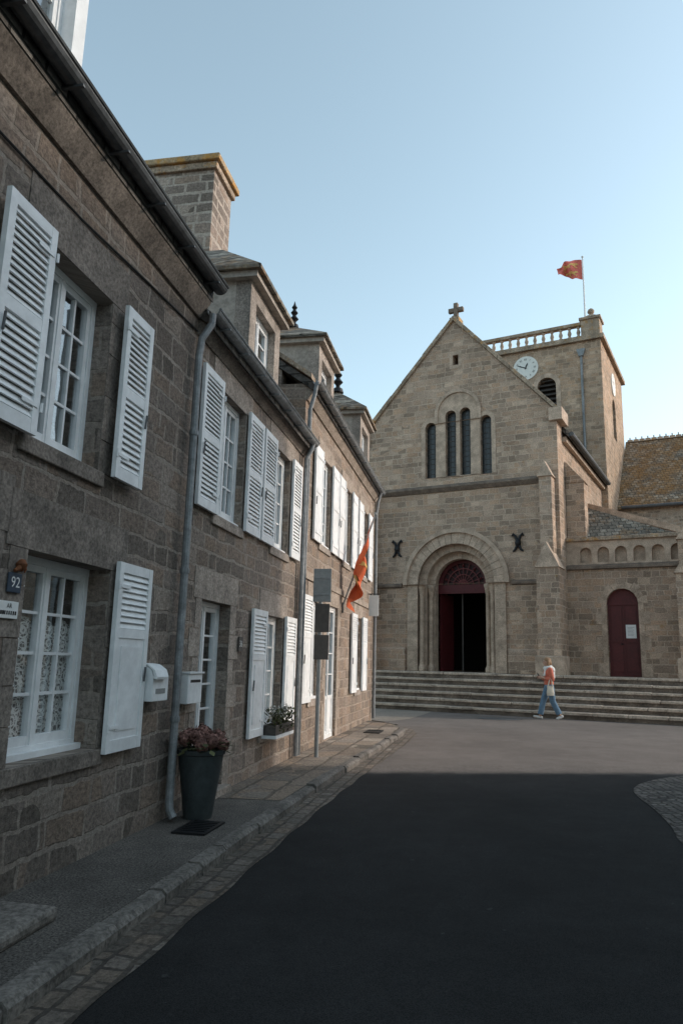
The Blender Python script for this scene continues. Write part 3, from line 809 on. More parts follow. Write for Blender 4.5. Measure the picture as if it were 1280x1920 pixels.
t = rthing('sign_post', 'thin grey signpost on the pavement carrying signs seen from behind', 'signpost', 10.9, -.33, SWZ, rot=-RROT)
b = MB(); b.tube([(0,0,0),(0,0,2.74)], .032, 12); b.build('pole', M['signgrey'], t, smooth=True)
rot = Matrix.Rotation(RAD(-8), 3, 'Z')
b = MB(); b.obox((.02,-.045,2.49), (.27,.02,.5), rot); b.obox((.02,-.056,2.6), (.24,.014,.03), rot); b.obox((.02,-.056,2.35), (.24,.014,.03), rot); b.build('sign_plate', M['signgrey'], t, bevel=.003)
b = MB(); b.obox((.03,-.05,2.0), (.22,.022,.42), rot); b.build('sign_plate', M['signdark'], t, bevel=.004)
b = MB(); b.obox((.03,-.05,1.57), (.22,.022,.36), rot); b.build('sign_plate', M['signdark'], t, bevel=.004)

LION = [(0,.55),(.05,.75),(.15,.82),(.24,.70),(.6,.66),(.75,.72),(.85,.95),(.95,.98),(.98,.9),(.9,.88),(.82,.62),(.8,.4),(.86,.1),(.74,.05),(.7,.35),(.55,.42),(.5,.1),(.4,.05),(.42,.4),(.3,.42),(.2,.2),(.08,.1),(.05,.18),(.15,.3),(.18,.48)]
LTRI = tessellate_polygon([[Vector((x, y, 0)) for x, y in LION]])
def inside(x, y):
    return any(intersect_point_tri_2d(Vector((x, y)), Vector(LION[a]), Vector(LION[b_]), Vector(LION[c])) for a, b_, c in LTRI)
def cloth(par, fn, mat, nu=36, nv=24, emblems=()):
    b = MB(); vs = [fn(i/nu, j/nv) for i in range(nu+1) for j in range(nv+1)]
    b.add(vs, [(i*(nv+1)+j, (i+1)*(nv+1)+j, (i+1)*(nv+1)+j+1, i*(nv+1)+j+1) for i in range(nu) for j in range(nv)])
    o = b.build('cloth', mat, par, smooth=True)
    for (u0, u1, v0, v1) in emblems:
        e = MB()
        N = 26
        for i in range(N):
            for j in range(N):
                if inside((i+.5)/N, (j+.5)/N):
                    cs = [((i+di)/N, (j+dj)/N) for di, dj in ((0,0),(1,0),(1,1),(0,1))]
                    for off in (-.010, .010):
                        q = []
                        for x, y in cs:
                            u, v = u0+(u1-u0)*x, v0+(v1-v0)*y
                            p = Vector(fn(u, v)); nn = (Vector(fn(u+.01, v))-p).cross(Vector(fn(u, v+.01))-p).normalized()
                            q.append(p+nn*off)
                        e.add(q, [(0,1,2,3)])
        e.build('emblem', M['gold'], o)
    return o
t = rthing('flag', 'limp orange red flag on a slanted pole fixed to the farthest house', 'flag', 14.4, 0, 2.5)
b = MB(); b.tube([(0,0,0),(0,-.63,1.85)], .016, 8); b.lathe([(.004,.05),(.028,.03),(.028,.0),(.01,-.02)], 8, (0,-.635,1.87)); b.build('pole', M['signgrey'], t, smooth=True)
b = MB(); b.box(-.05,.05,-.02,0,-.1,.1); b.build('bracket', M['iron'], t)
def hang(u, v):
    s = 1.0-.62*u
    py, pz = -.63*s, 1.85*s
    fall = v*(1.05-.25*u)
    yy = py+.02 + fall*.12*math.sin(u*9)+.06*math.sin(v*7+u*16)*min(1, v*3)
    xx = .10*math.sin(v*6+u*20)*min(1, v*2.5) - .12*v
    zz = pz - fall
    yy = yy + (-.30-py)*min(1, v*1.1)*.62
    return (xx, yy, zz)
cloth(t, hang, M['flag_or'], 40, 30, [(.2,.8,.75,.45)])

t = rthing('hanging_sign', 'small white board sign projecting from the far corner of the row', 'sign', 17.75, 0, 2.55)
b = MB(); b.box(-.015,.015,-.26,-.03,0,.5); b.build('board', M['paper'], t)
b = MB(); b.box(-.01,.01,-.30,0,.52,.54); b.box(-.008,.008,-.25,-.23,.5,.52); b.box(-.008,.008,-.08,-.06,.5,.52); b.build('bracket', M['iron'], t)

b = MB()
for k in range(7): b.box(-.20+k*.06,-.17+k*.06,-.11,.11,.0,.012)
b.slab([(-.24,-.14),(.24,-.14),(.24,.14),(-.24,.14)], [[(-.2,-.11),(.2,-.11),(.2,.11),(-.2,.11)]], .0, .014, 'z'); b.box(-.2,.2,-.11,.11,-.002,.002)
o = b.build('drain_grate', M['iron']); o.location = rowp(6.1,-.42,SWZ+.0025); o.rotation_euler = (0,0,RROT); tag(o, 'dark iron grate in the pavement in front of the planter', 'grate')
b = MB(); b.box(-.5,.5,-.25,.25,0,.075); o = b.build('doorstep', M['kerbstone'], bevel=.025); o.location = rowp(3.38,-.26,SWZ-.002); o.rotation_euler = (0,0,RROT); tag(o, 'worn stone doorstep slab on the pavement at the lower left', 'doorstep')
b = MB(); b.lathe([(.30,0),(.31,.004),(.26,.007),(.01,.007)], 28); o = b.build('ground_patch', M['zinc_dark'], smooth=True); o.location = gpt(935,1348)+Vector((0,0,.002)); o.scale = (1.9,1.6,1); tag(o, 'dark round patch on the pale ground before the steps', 'manhole cover')  # flat dark oval lying on the ground
b = MB()
for k in range(5): b.box(-.3,.3,-.12+k*.05,-.1+k*.05,.0,.012)
b.slab([(-.33,-.16),(.33,-.16),(.33,.16),(-.33,.16)], [[(-.299,-.125),(.299,-.125),(.299,.125),(-.299,.125)]], .0, .014, 'z')
o = b.build('drain_grate', M['iron']); o.location = rowp(15.2,-.55,SWZ+.005); o.rotation_euler = (0,0,RROT); tag(o, 'small iron grate in the pavement near its far corner', 'grate')

# ------------------------------------------------------------------ STEPS
ZL = 1.2
st = thing('stone_steps', 'broad flight of worn granite steps up to the church portal', 'steps', CO, CROT)
random.seed(5)
for k in range(6):
    y0 = -3.0+.36*k; z1 = .2*(k+1); b = MB()
    x = -7.0+random.uniform(0,.6)
    while x < 13:
        L = random.uniform(.8,1.9); dy = random.uniform(-.02,.02); dz = random.uniform(-.016,.008)
        ye = y0+.44 if k < 5 else y0+1.4
        b.box(x+.006, x+L-.006, y0+dy, ye, z1-.085, z1+dz); x += L
    sp_ = b.build('step', M['stepstone'], st, bevel=.02)
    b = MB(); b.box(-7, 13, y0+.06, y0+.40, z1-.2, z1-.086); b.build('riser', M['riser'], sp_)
b = MB(); b.box(-7,13,-1.0,8.6,.3,ZL-.02); b.build('landing', M['stepstone'], st)

# ------------------------------------------------------------------ CHURCH
ch = thing('church', 'brown granite church with arched portal, gable cross and square clock tower', 'church', CO, CROT)
def arch(xc, r, z0, zs, n=14):
    return [(xc-r,z0),(xc+r,z0)] + [(xc+r*math.cos(PI*k/n), zs+r*math.sin(PI*k/n)) for k in range(n+1)]
HW = 3.75; EZ = 10.25; AZ = 14.45
def lancet(pl, pr, pt, pb):
    xa, _ = chp(pl, (pt+pb)/2); xb, _ = chp(pr, (pt+pb)/2); _, zt = chp((pl+pr)/2, pt); _, zb = chp((pl+pr)/2, pb)
    r = (xb-xa)/2
    return ((xa+xb)/2, r, zb, zt-r)
LW = [lancet(797,817,793,897), lancet(835,855,770,893), lancet(862,882,764,892), lancet(900,921,778,888)]
slx, slz = chp(853.5, 675)
PZ = 4.3
holes = [arch(0, 1.52, ZL-.1, PZ, 20), rect(slx-.11, slx+.11, slz-.2, slz+.2)] + [arch(*l) for l in LW]
b = MB(); b.slab([(-HW,.9),(HW,.9),(HW,EZ),(0,AZ),(-HW,EZ)], holes, 0, .8); b.build('front_wall', M['church'], ch)
for l in LW:
    if l in (LW[0], LW[3]):
        f = MB(); f.slab(arch(l[0], l[1]+.16, l[2]-.002, l[3]), [arch(l[0], l[1], l[2], l[3])], -.02, -.0008); f.build('window_surround', M['dress_light'], ch)
    p = MB(); p.prism(arch(l[0], l[1]+.02, l[2]-.02, l[3]), .22, .24, 'y'); wn = p.build('window', M['lead'], ch)
    f = MB()
    rr_ = l[1]; z = l[2]
    while z < l[3]+rr_*.9:
        ww_ = rr_ if z < l[3] else math.sqrt(max(.001, rr_*rr_-(z-l[3])**2))
        f.box(l[0]-ww_, l[0]+ww_, .20, .218, z-.006, z+.006); z += .2
    for xx in (-.4*rr_, .4*rr_): f.box(l[0]+xx-.006, l[0]+xx+.006, .202, .219, l[2], l[3]+rr_*.8)
    f.build('glazing_bars', M['signdark'], wn)
xc = (LW[1][0]+LW[2][0])/2; rb = LW[2][0]+LW[2][1]-xc+.12; zs = max(LW[1][3], LW[2][3])
f = MB(); f.slab(arch(xc, rb+.2, LW[1][2]-.002, zs+.05), [arch(LW[1][0], LW[1][1], LW[1][2], LW[1][3]), arch(LW[2][0], LW[2][1], LW[2][2], LW[2][3])], -.03, -.0009)
f.build('window_surround', M['dress_light'], ch)
f = MB(); f.slab(arch(xc, rb+.30, zs-.3, zs+.05), [arch(xc, rb+.18, zs-.301, zs+.05)], -.09, -.031); f.build('hood_mould', M['dress_light'], ch)
b = MB(); b.slab(rect(slx-.24, slx+.24, slz-.34, slz+.34), [rect(slx-.11, slx+.11, slz-.2, slz+.2)], -.012, -.0006); b.build('slit_surround', M['dress_light'], ch)
zz = [chp(px, py)[1] for px, py in ((720,925),(870,911),(1015,897))]; ZS = sum(zz)/3
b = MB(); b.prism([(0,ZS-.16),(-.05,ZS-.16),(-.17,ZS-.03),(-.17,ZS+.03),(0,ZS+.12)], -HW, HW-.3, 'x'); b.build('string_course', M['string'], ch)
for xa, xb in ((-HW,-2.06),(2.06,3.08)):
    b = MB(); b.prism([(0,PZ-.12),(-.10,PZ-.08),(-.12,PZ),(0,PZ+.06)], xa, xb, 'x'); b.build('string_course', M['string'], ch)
for xa, xb in ((-HW,-1.9),(1.9,3.08)):
    b = MB(); b.prism([(0,1.2),(-.14,1.2),(-.14,1.9),(-.06,2.0),(0,2.03)], xa, xb, 'x'); b.build('plinth', M['church'], ch)
po = MB(); po.slab(arch(0, 1.99, PZ-.02, PZ, 24), [arch(0, 1.84, PZ-.021, PZ, 24)], -.15, -.0007); pob = po.build('portal', M['dress_light'], ch)
def voussoirs(r0, r1, y0, y1, n, name, seed):
    rr = random.Random(seed); b = MB()
    for k in range(n):
        a0, a1 = PI*k/n+.003, PI*(k+1)/n-.003
        dd = rr.uniform(-.005,.005)
        pts = [(r0*math.cos(a0), PZ+r0*math.sin(a0)), (r1*math.cos(a0), PZ+r1*math.sin(a0)), (r1*math.cos((a0+a1)/2), PZ+r1*math.sin((a0+a1)/2)), (r1*math.cos(a1), PZ+r1*math.sin(a1)), (r0*math.cos(a1), PZ+r0*math.sin(a1)), (r0*math.cos((a0+a1)/2), PZ+r0*math.sin((a0+a1)/2))]
        b.prism(pts, y0+dd, y1, 'y')
    z = ZL
    while z < PZ-.02:
        h = min(rr.uniform(.3,.45), PZ-z)
        if PZ-z-h < .15: h = PZ-z
        for s in (-1, 1):
            xa, xb = sorted((s*r0, s*r1)); b.box(xa, xb, y0+rr.uniform(-.005,.005), y1, z+.002, z+h-.002)
        z += h
    return b.build(name, M['dress_light'], pob, bevel=.010)
voussoirs(1.44, 1.84, -.06, -.0005, 21, 'arch_order', 1)
voussoirs(1.20, 1.50, .22, .5, 19, 'arch_order', 2)
voussoirs(.96, 1.26, .5, .80, 17, 'arch_order', 3)
for s in (-1, 1):
    for xx, yy in ((1.33,.10), (1.08,.38)):
        b = MB(); b.lathe([(.13,0),(.13,.15),(.09,.22),(.085,.26),(.085,2.72),(.1,2.76),(.13,2.95),(.15,3.0),(.15,3.09)], 14, (s*xx, yy, ZL))
        b.build('jamb_column', M['dress_light'], pob, smooth=True)
b = MB(); b.slab(arch(0, .97, PZ-.1, PZ, 20), [[(x, z) for x, z in arch(0, .80, PZ+.04, PZ+.04, 16)]], .84, .90)
b.slab(rect(-.97,.97,PZ-.28,PZ-.1), [], .82, .92)
tym = b.build('tympanum', M['red'], pob)
b = MB()
for k in range(1, 10):
    a = PI*k/10; b.obox((.42*math.cos(a), .869, PZ+.04+.42*math.sin(a)), (.80, .03, .026), Matrix.Rotation(-a, 3, 'Y'))
for r in (.18, .38, .60): b.slab(arch(0, r+.018, PZ+.04, PZ+.04, 16), [arch(0, r-.018, PZ+.041, PZ+.04, 16)], .852, .886)
for k in range(5):
    a = PI*(k+.5)/5; b.lathe([(.001,-.06),(.06,0),(.001,.06)], 6, (.70*math.cos(a), .87, PZ+.04+.70*math.sin(a)))
b.build('tracery', M['red_lt'], tym)
b = MB(); b.prism(arch(0, .8, PZ, PZ+.04, 16), .93, .95, 'y'); b.build('fanlight', M['red_dk'], tym)
for s in (-1, 1):
    b = MB(); rot = Matrix.Rotation(RAD(-80*s if s > 0 else 80), 3, 'Z')
    hx = .93*s; wd = .92
    cxm = Vector((hx, .95, 0)) + rot @ Vector((-s*wd/2, 0, 0))
    b.obox((cxm.x, cxm.y, (ZL+PZ-.28)/2+.0), (wd, .06, PZ-.28-ZL-.02), rot)
    for zc in (1.9, 2.8, 3.6):
        b.obox((cxm.x, cxm.y, zc), (wd*.7, .075, .5), rot)
    b.build('door_leaf', M['red'], pob)
b = MB(); b.tube([(-.14,1.15,ZL),(-.14,1.15,PZ-.28)], .025, 8); b.build('door_post', M['signdark'], pob)
for px, py in ((745,1030),(971,1018)):
    x, z = chp(px, py); b = MB()
    for s in (-1, 1):
        b.tube([(x-.20*s,-.05,z+.24),(x-.17*s,-.05,z+.32),(x-.09*s,-.05,z+.24),(x-.03*s,-.05,z+.08),(x-.03*s,-.05,z-.08),(x-.10*s,-.05,z-.24),(x-.18*s,-.05,z-.30)], [.03,.04,.045,.05,.05,.045,.03], 8)
    b.lathe([(.02,-.16),(.09,-.08),(.11,0),(.09,.08),(.02,.16)], 10, (x, -.05, z))
    b.build('wall_anchor', M['iron'], ch, smooth=True)
for s in (-1, 1):
    b = MB(); n = 9
    for k in range(n):
        p0 = (s*HW*(1-k/n)*1.03, EZ-.10+(AZ-EZ+.1)*k/n); p1 = (s*HW*(1-(k+1)/n)*1.03, EZ-.10+(AZ-EZ+.1)*(k+1)/n)
        d = Vector((p1[0]-p0[0], p1[1]-p0[1])).normalized()*.006
        h = .2+random.uniform(-.015,.02)
        b.prism([(p0[0]+d.x,p0[1]+d.y),(p1[0]-d.x,p1[1]-d.y),(p1[0]-d.x,p1[1]-d.y+h),(p0[0]+d.x,p0[1]+d.y+h)], -.1, .9, 'y')
    b.build('gable_coping', M['coping'], ch, bevel=.02)
    xa, xb = sorted((s*(HW-.25), s*(HW+.22)))
    b = MB(); b.box(xa, xb, -.12, .9, EZ-.35, EZ+.12); b.build('kneeler', M['dress_light'], ch, bevel=.02)
b = MB(); z0 = AZ+.1
b.box(-.2,.2,.05,.55,z0-.25,z0+.10); b.build('apex_stone', M['lichen'], ch, bevel=.03)
b = MB()
b.box(-.085,.085,.2,.38,z0+.10,z0+.76); b.box(-.30,-.0851,.21,.37,z0+.38,z0+.56); b.box(.0851,.30,.21,.37,z0+.38,z0+.56)
b.build('cross', M['string'], ch, bevel=.02)
for s in (-1, 1):
    b = MB(); xa, xb = sorted((s*HW*.995, s*(HW-.6))); b.box(xa, xb, .8, 9.0, .9, 9.75); b.build('nave_wall', M['church'], ch)
b = MB(); b.prism([(HW+.25,9.7),(0,13.75),(-HW-.25,9.7),(-HW-.25,9.5),(0,13.5),(HW+.25,9.5)], .8, 9.0, 'y'); b.build('nave_roof', M['slate'], ch)
gx = HW+.32
b = MB(); b.tube([(gx,.85,9.62),(gx,8.95,9.62)], .09, 8); b.build('nave_gutter', M['zinc_dark'], ch)
b = MB(); b.box(HW,HW+.14,.85,8.95,9.36,9.54); b.build('nave_cornice', M['dress_light'], ch)
b = MB(); b.box(-3.1,3.1,7.5,7.7,ZL,9.0); b.build('inner_wall', M['dark'], ch)
def buttress(name, x0, x1, yf, xu0, xu1, yu, z1, za1, z2, za2, yb=0.0, zb=1.0):
    b = MB(); b.box(x0, x1, yf, yb-.001, zb, z1); b.box(xu0, xu1, yu, yb-.001, z1, z2)
    o = b.build(name, M['church'], ch)
    F = [(0,1,2,3),(0,1,4),(1,2,5,4),(2,3,5),(3,0,4,5)]
    for a0, a1, yy, zs_, za_ in ((x0,x1,yf,z1,za1),(xu0,xu1,yu,z2,za2)):
        am = (a0+a1)/2
        c = MB(); c.add([(a0-.05,yy-.06,zs_),(a1+.05,yy-.06,zs_),(a1+.05,yb-.001,zs_),(a0-.05,yb-.001,zs_),(am,yy-.06,za_),(am,yb-.001,za_)], F)
        c.build('gablet', M['dress_light'], o)
    c = MB(); c.box(x0-.1, x1+.1, yf-.1, yb-.002, zb, zb+.8); c.build('plinth', M['dress_light'], o, bevel=.04)
buttress('buttress', 3.10, 3.82, -.85, 3.2, 3.62, -.55, 4.65, 5.5, 7.8, 8.35)
buttress('buttress', -3.82, -3.10, -.85, -3.62, -3.2, -.55, 4.65, 5.5, 7.8, 8.35)
b = MB(); b.box(HW, HW+.62, 1.15, 1.75, 1.0, 7.9); b.prism([(HW,7.901),(HW+.66,7.901),(HW,8.7)], 1.12, 1.78, 'y'); b.build('side_buttress', M['church'], ch)
AY = .8; AXE = 9.4
dx0, _ = chp(1138,1180,AY); dx1, _ = chp(1198,1180,AY); _, dzt = chp(1168,1103,AY)
dxc, dr = (dx0+dx1)/2, (dx1-dx0)/2
_, zA0 = chp(1170,1066,AY); _, zA2 = chp(1170,1011,AY)
b = MB(); b.slab(rect(HW+.003,AXE,1.0,zA0), [arch(dxc, dr, ZL-.05, dzt-dr)], AY, AY+.5); b.build('aisle_wall', M['church'], ch)
b = MB(); b.prism([(AY,zA0),(AY-.12,zA0+.02),(AY-.12,zA0+.12),(AY,zA0+.18)], HW+.003, AXE, 'x'); b.build('string_course', M['string'], ch)
nich = []
for px in (1097,1130,1163,1198,1233):
    x, _ = chp(px,1040,AY); nich.append(x)
spn = (nich[-1]-nich[0])/4
while nich[-1]+spn < AXE-.4: nich.append(nich[-1]+spn)
zn0 = zA0+.24
b = MB(); b.slab(rect(HW+.003,AXE,zA0+.001,zA2), [arch(x, .19, zn0, zn0+.34) for x in nich], AY, AY+.2); b.box(HW+.003,AXE,AY+.201,AY+.45,zA0,zA2); b.build('blind_arcade', M['dress_light'], ch)
b = MB(); b.box(HW+.01, AXE, AY-.1, AY+.5, zA2, zA2+.13); b.build('parapet_coping', M['coping'], ch, bevel=.02)
b = MB()
rr = random.Random(4)
for k in range(9):
    a0, a1 = PI*k/9+.012, PI*(k+1)/9-.012; r0, r1 = dr, dr+(.22 if k % 2 else .30)
    zc = dzt-dr
    b.prism([(dxc+r0*math.cos(a0), zc+r0*math.sin(a0)), (dxc+r1*math.cos(a0), zc+r1*math.sin(a0)), (dxc+r1*math.cos(a1), zc+r1*math.sin(a1)), (dxc+r0*math.cos(a1), zc+r0*math.sin(a1))], AY-.012, AY-.0005, 'y')
for s in (-1, 1):
    z = ZL; k = 0
    while z < zc-.02:
        h = min(.42, zc-z); wd = .16 if k % 2 else .34
        xa, xb = sorted((dxc+s*dr, dxc+s*(dr+wd))); b.box(xa, xb, AY-.012, AY-.0005, z+.004, z+h-.004); z += h; k += 1
b.build('door_surround', M['dress_light'], ch)
b = MB(); b.prism(arch(dxc, dr+.02, ZL, dzt-dr), AY+.22, AY+.28, 'y')
for s in (-1, 1):
    for z0_, z1_ in ((ZL+.15, ZL+.95), (ZL+1.1, dzt-dr-.1)):
        xa, xb = sorted((dxc+s*.06, dxc+s*(dr-.1))); b.box(xa, xb, AY+.195, AY+.2195, z0_, z1_)
b.box(dxc-.02, dxc+.02, AY+.20, AY+.2195, ZL, dzt-dr-.041); b.box(dxc-dr, dxc+dr, AY+.185, AY+.2195, dzt-dr-.04, dzt-dr+.04)
dd_ = b.build('side_door', M['red2'], ch)
b = MB(); b.lathe([(.03,0),(.035,.02),(.02,.04)], 10, (dxc-.08, AY+.19, ZL+1.02)); b.build('door_knob', M['iron'], dd_)
zr0 = zA2+.05
b = MB(); b.add([(HW,AY+.4,zr0),(7.6,AY+.4,zr0),(HW,3.2,zr0+1.75),(HW,AY+.4,zr0-.1),(7.6,AY+.4,zr0-.1),(HW,3.2,zr0+1.6)], [(0,1,2),(3,4,5),(0,1,4,3),(1,2,5,4)]); b.build('aisle_roof', M['slate_m'], ch)
b = MB(); b.add([(HW,3.2,zr0+1.70),(7.7,AY+.42,zr0+.02),(7.7,AY+.62,zr0+.02),(HW,3.5,zr0+1.70),(HW,3.2,zr0+1.92),(7.7,AY+.42,zr0+.24),(7.7,AY+.62,zr0+.24),(HW,3.5,zr0+1.92)], [(0,1,5,4),(1,2,6,5),(2,3,7,6),(4,5,6,7),(0,1,2,3),(0,4,7,3)]); b.build('rake_coping', M['dress_light'], ch)
b = MB(); b.box(HW+.01, AXE, 3.55, 4.0, 1.0, zr0+.05); b.build('aisle_wall', M['church'], ch)
b = MB(); b.box(AXE-.4, AXE, AY+.5, 3.55, 1.0, zr0); b.build('aisle_wall', M['church'], ch)
bx, _ = chp(1270,1150,-.2)
buttress('buttress', bx, bx+.8, -.2, bx+.1, bx+.7, .1, 4.4, 5.1, 5.5, 6.0, yb=AY)
# tower
TY = 9.0; TB = 15.5; TX0 = -3.9
TX1, _ = chp(1125,645,TY)
_, TZ = chp(1107,634,TY)
_, cz = chp(985,691,TY); cxx, _ = chp(985,691,TY)
lx, lz = chp(1025.5,765,TY); lxa, _ = chp(1008,740,TY); lxb, _ = chp(1043,740,TY); _, lzt = chp(1025,708,TY)
lr = (lxb-lxa)/2
b = MB(); b.slab(rect(TX0,TX1,5.0,TZ), [arch(lx, lr, lz-1.0, lzt-lr)], TY, TY+.6)
b.slab(rect(TY+.6,TB,0.5,TZ), [[(u, v) for u, v in arch((TY+TB)/2, .5, cz-3.2, cz-1.6)]], TX1-.6, TX1, 'x')
b.box(TX0,TX0+.6,TY+.6,TB,.5,TZ); b.box(TX0+.6,TX1-.6,TB-.6,TB,.5,TZ); b.box(TX0+.6,TX1-.6,TY+.6,TB-.6,TZ-.5,TZ-.1)
tw = b.build('tower', M['tower'], ch)
b = MB(); b.slab(arch(lx, lr+.22, lz-1.0, lzt-lr), [arch(lx, lr, lz-1.001, lzt-lr)], TY-.03, TY-.0005); b.build('louvre_surround', M['dress_light'], tw)
b = MB(); z = lz-1.0
while z < lzt-.1:
    wd = lr if z < lzt-lr else math.sqrt(max(.01, lr*lr-(z-(lzt-lr))**2))
    b.obox((lx, TY+.25, z+.1), (2*wd, .34, .03), Matrix.Rotation(RAD(35), 3, 'X')); z += .24
b.box(lx-lr, lx+lr, TY+.5, TY+.55, lz-1.0, lzt); b.build('louvre', M['signdark'], tw)
b = MB(); z = cz-3.2; yc = (TY+TB)/2
while z < cz-1.2:
    b.obox((TX1-.25, yc, z+.1), (.34, 1.0, .03), Matrix.Rotation(RAD(35), 3, 'Y')); z += .24
b.build('louvre', M['signdark'], tw)
b = MB(); b.box(TX0-.18,TX1+.18,TY-.18,TB+.18,TZ-.10,TZ+.1) ; b.build('tower_cornice', M['coping'], tw)
_, RT = chp(1000,621,TY)
PX0 = TX1-.85
b = MB(); b.box(TX0, PX0, TY-.05, TY+.25, RT-.17, RT); b.build('parapet_rail', M['coping'], tw, bevel=.02)
b = MB(); b.box(TX0, PX0, TY-.05, TY+.25, TZ+.1005, TZ+.2); b.build('parapet_base', M['coping'], tw, bevel=.02)
b = MB(); b.box(TX1-.3, TX1, TY+.85, TB, TZ+.1005, TZ+.3); b.build('side_parapet', M['coping'], tw, bevel=.02)
nb = 17
for k in range(nb):
    x = TX0+.25+(PX0-TX0-.4)*k/(nb-1)
    hh = RT-.17-TZ-.2
    b = MB(); b.lathe([(.10,0),(.10,.05),(.055,.09),(.085,hh*.35),(.10,hh*.45),(.055,hh*.75),(.05,hh-.1),(.09,hh-.06),(.09,hh)], 10, (x, TY+.1, TZ+.2)); b.build('baluster', M['dress_light'], tw, smooth=True)
b = MB(); b.box(PX0,TX1,TY-.08,TY+.8,TZ+.1005,RT+.05); xm, ym = (PX0+TX1)/2, TY+.36
z1 = RT+.05
b.box(PX0-.07,TX1+.07,TY-.15,TY+.87,z1,z1+.12)
_, za = chp(1107,585,TY)
b.add([(PX0,TY-.06,z1+.1205),(TX1,TY-.06,z1+.1205),(TX1,TY+.78,z1+.1205),(PX0,TY+.78,z1+.1205),(xm-.1,ym-.1,za),(xm+.1,ym-.1,za),(xm+.1,ym+.1,za),(xm-.1,ym+.1,za)], [(0,1,5,4),(1,2,6,5),(2,3,7,6),(3,0,4,7),(4,5,6,7),(0,1,2,3)])
b.lathe([(.08,0),(.07,.04),(.15,.12),(.17,.2),(.12,.3),(.03,.36)], 10, (xm, ym, za)); b.build('pinnacle', M['coping'], tw)
def clock(par, c, r, rightside=False):
    def mp(u, d, v):
        return (c[0]+u, c[1]-d, c[2]+v) if not rightside else (c[0]+d, c[1]+u, c[2]+v)
    b = MB(); n = 40
    vs = [mp(r*1.06*math.cos(2*PI*k/n), d, r*1.06*math.sin(2*PI*k/n)) for d in (0, .05) for k in range(n)]
    b.add(vs, [tuple(range(n)), tuple(range(n,2*n))] + [(k,(k+1)%n,n+(k+1)%n,n+k) for k in range(n)])
    ck = b.build('clock', M['board'], par)
    b = MB(); nums = ['XII','I','II','III','IIII','V','VI','VII','VIII','IX','X','XI']
    for k, s in enumerate(nums):
        vs, fs = text_geo(s, r*.27); a = -2*PI*k/12
        b.add([mp(math.cos(a)*v[0]*.8-math.sin(a)*(v[1]+r*.76), .056, math.sin(a)*v[0]*.8+math.cos(a)*(v[1]+r*.76)) for v in vs], fs)
    b.build('numerals', M['iron'], ck)
    for deg, L, wd in ((24, .50, .06), (-66, .82, .045)):
        b = MB()
        a = -RAD(deg); q = [(-wd*r*.6, -.12*r), (wd*r*.6, -.12*r), (wd*r, L*r*.6), (0, L*r), (-wd*r, L*r*.6)]
        vs = [mp(math.cos(a)*x-math.sin(a)*y, .066+(.004 if deg > 0 else 0), math.sin(a)*x+math.cos(a)*y) for x, y in q]
        b.add(vs, [(0,1,2,3,4)])
        b.build('hand', M['iron'], ck)
clock(ch, (cxx, TY, cz), .58)
clock(ch, (TX1, (TY+TB)/2, cz-.3), .55, True)
pxx, pzz = chp(1088,655,TY-.1)
_, pzb = chp(1090,835,TY-.1)
b = MB(); b.tube([(pxx,TY-.09,pzb-4),(pxx,TY-.09,pzz-.3)], .06, 8); b.prism([(pxx-.1,pzz-.35),(pxx+.1,pzz-.35),(pxx+.2,pzz),(pxx-.2,pzz)], TY-.2, TY-.002, 'y'); b.build('tower_downpipe', M['zinc'], tw)
CY = 12.0
_, ce = chp(1220,946,CY); _, cr = chp(1215,824,CY+4)
b = MB(); b.box(TX1+.01, 24, CY, CY+.6, .5, ce); b.build('choir_wall', M['rubble'], ch)
b = MB(); b.prism([(CY-.3,ce-.05),(CY+4,cr),(CY+8.3,ce-.05),(CY+8.3,ce-.2),(CY+4,cr-.15),(CY-.3,ce-.2)], TX1+.005, 24, 'x'); b.build('choir_roof', M['slate_l'], ch)
b = MB(); b.tube([(TX1+.2,CY-.36,ce-.12),(24,CY-.36,ce-.12)], .08, 8); b.build('choir_gutter', M['zinc_dark'], ch)
b = MB()
x = TX1+.1
while x < 24: b.prism([(CY+3.85,cr-.08),(CY+4,cr+.1),(CY+4.15,cr-.08)], x, x+.27, 'x'); b.prism([(CY+3.99,cr+.08),(CY+4.01,cr+.08),(CY+4,cr+.22)], x+.1, x+.16, 'x'); x += .3
b.build('ridge_tiles', M['coping'], ch)
b = MB(); b.box(23.4,24,CY+.6,CY+8,.5,ce); b.prism([(CY,ce),(CY+8,ce),(CY+4,cr-.2)], 23.5, 24, 'x'); b.build('choir_wall', M['rubble'], ch)
nx, nz = chp(1182,1184,AY+.15)
b = MB(); b.box(-.16,.16,-.004,0,-.22,.22); t = thing('notice', 'white paper notice pinned on the small red side door', 'notice', CO+CE*nx+CM*(AY+.19)+Vector((0,0,nz)), CROT)
b.build('sheet', M['paper'], t); b = MB()
for k in range(7): b.box(-.11,.11-random.uniform(0,.08),-.0055,-.0042,.13-k*.045,.142-k*.045)
b.build('printed_lines', M['signgrey'], t)

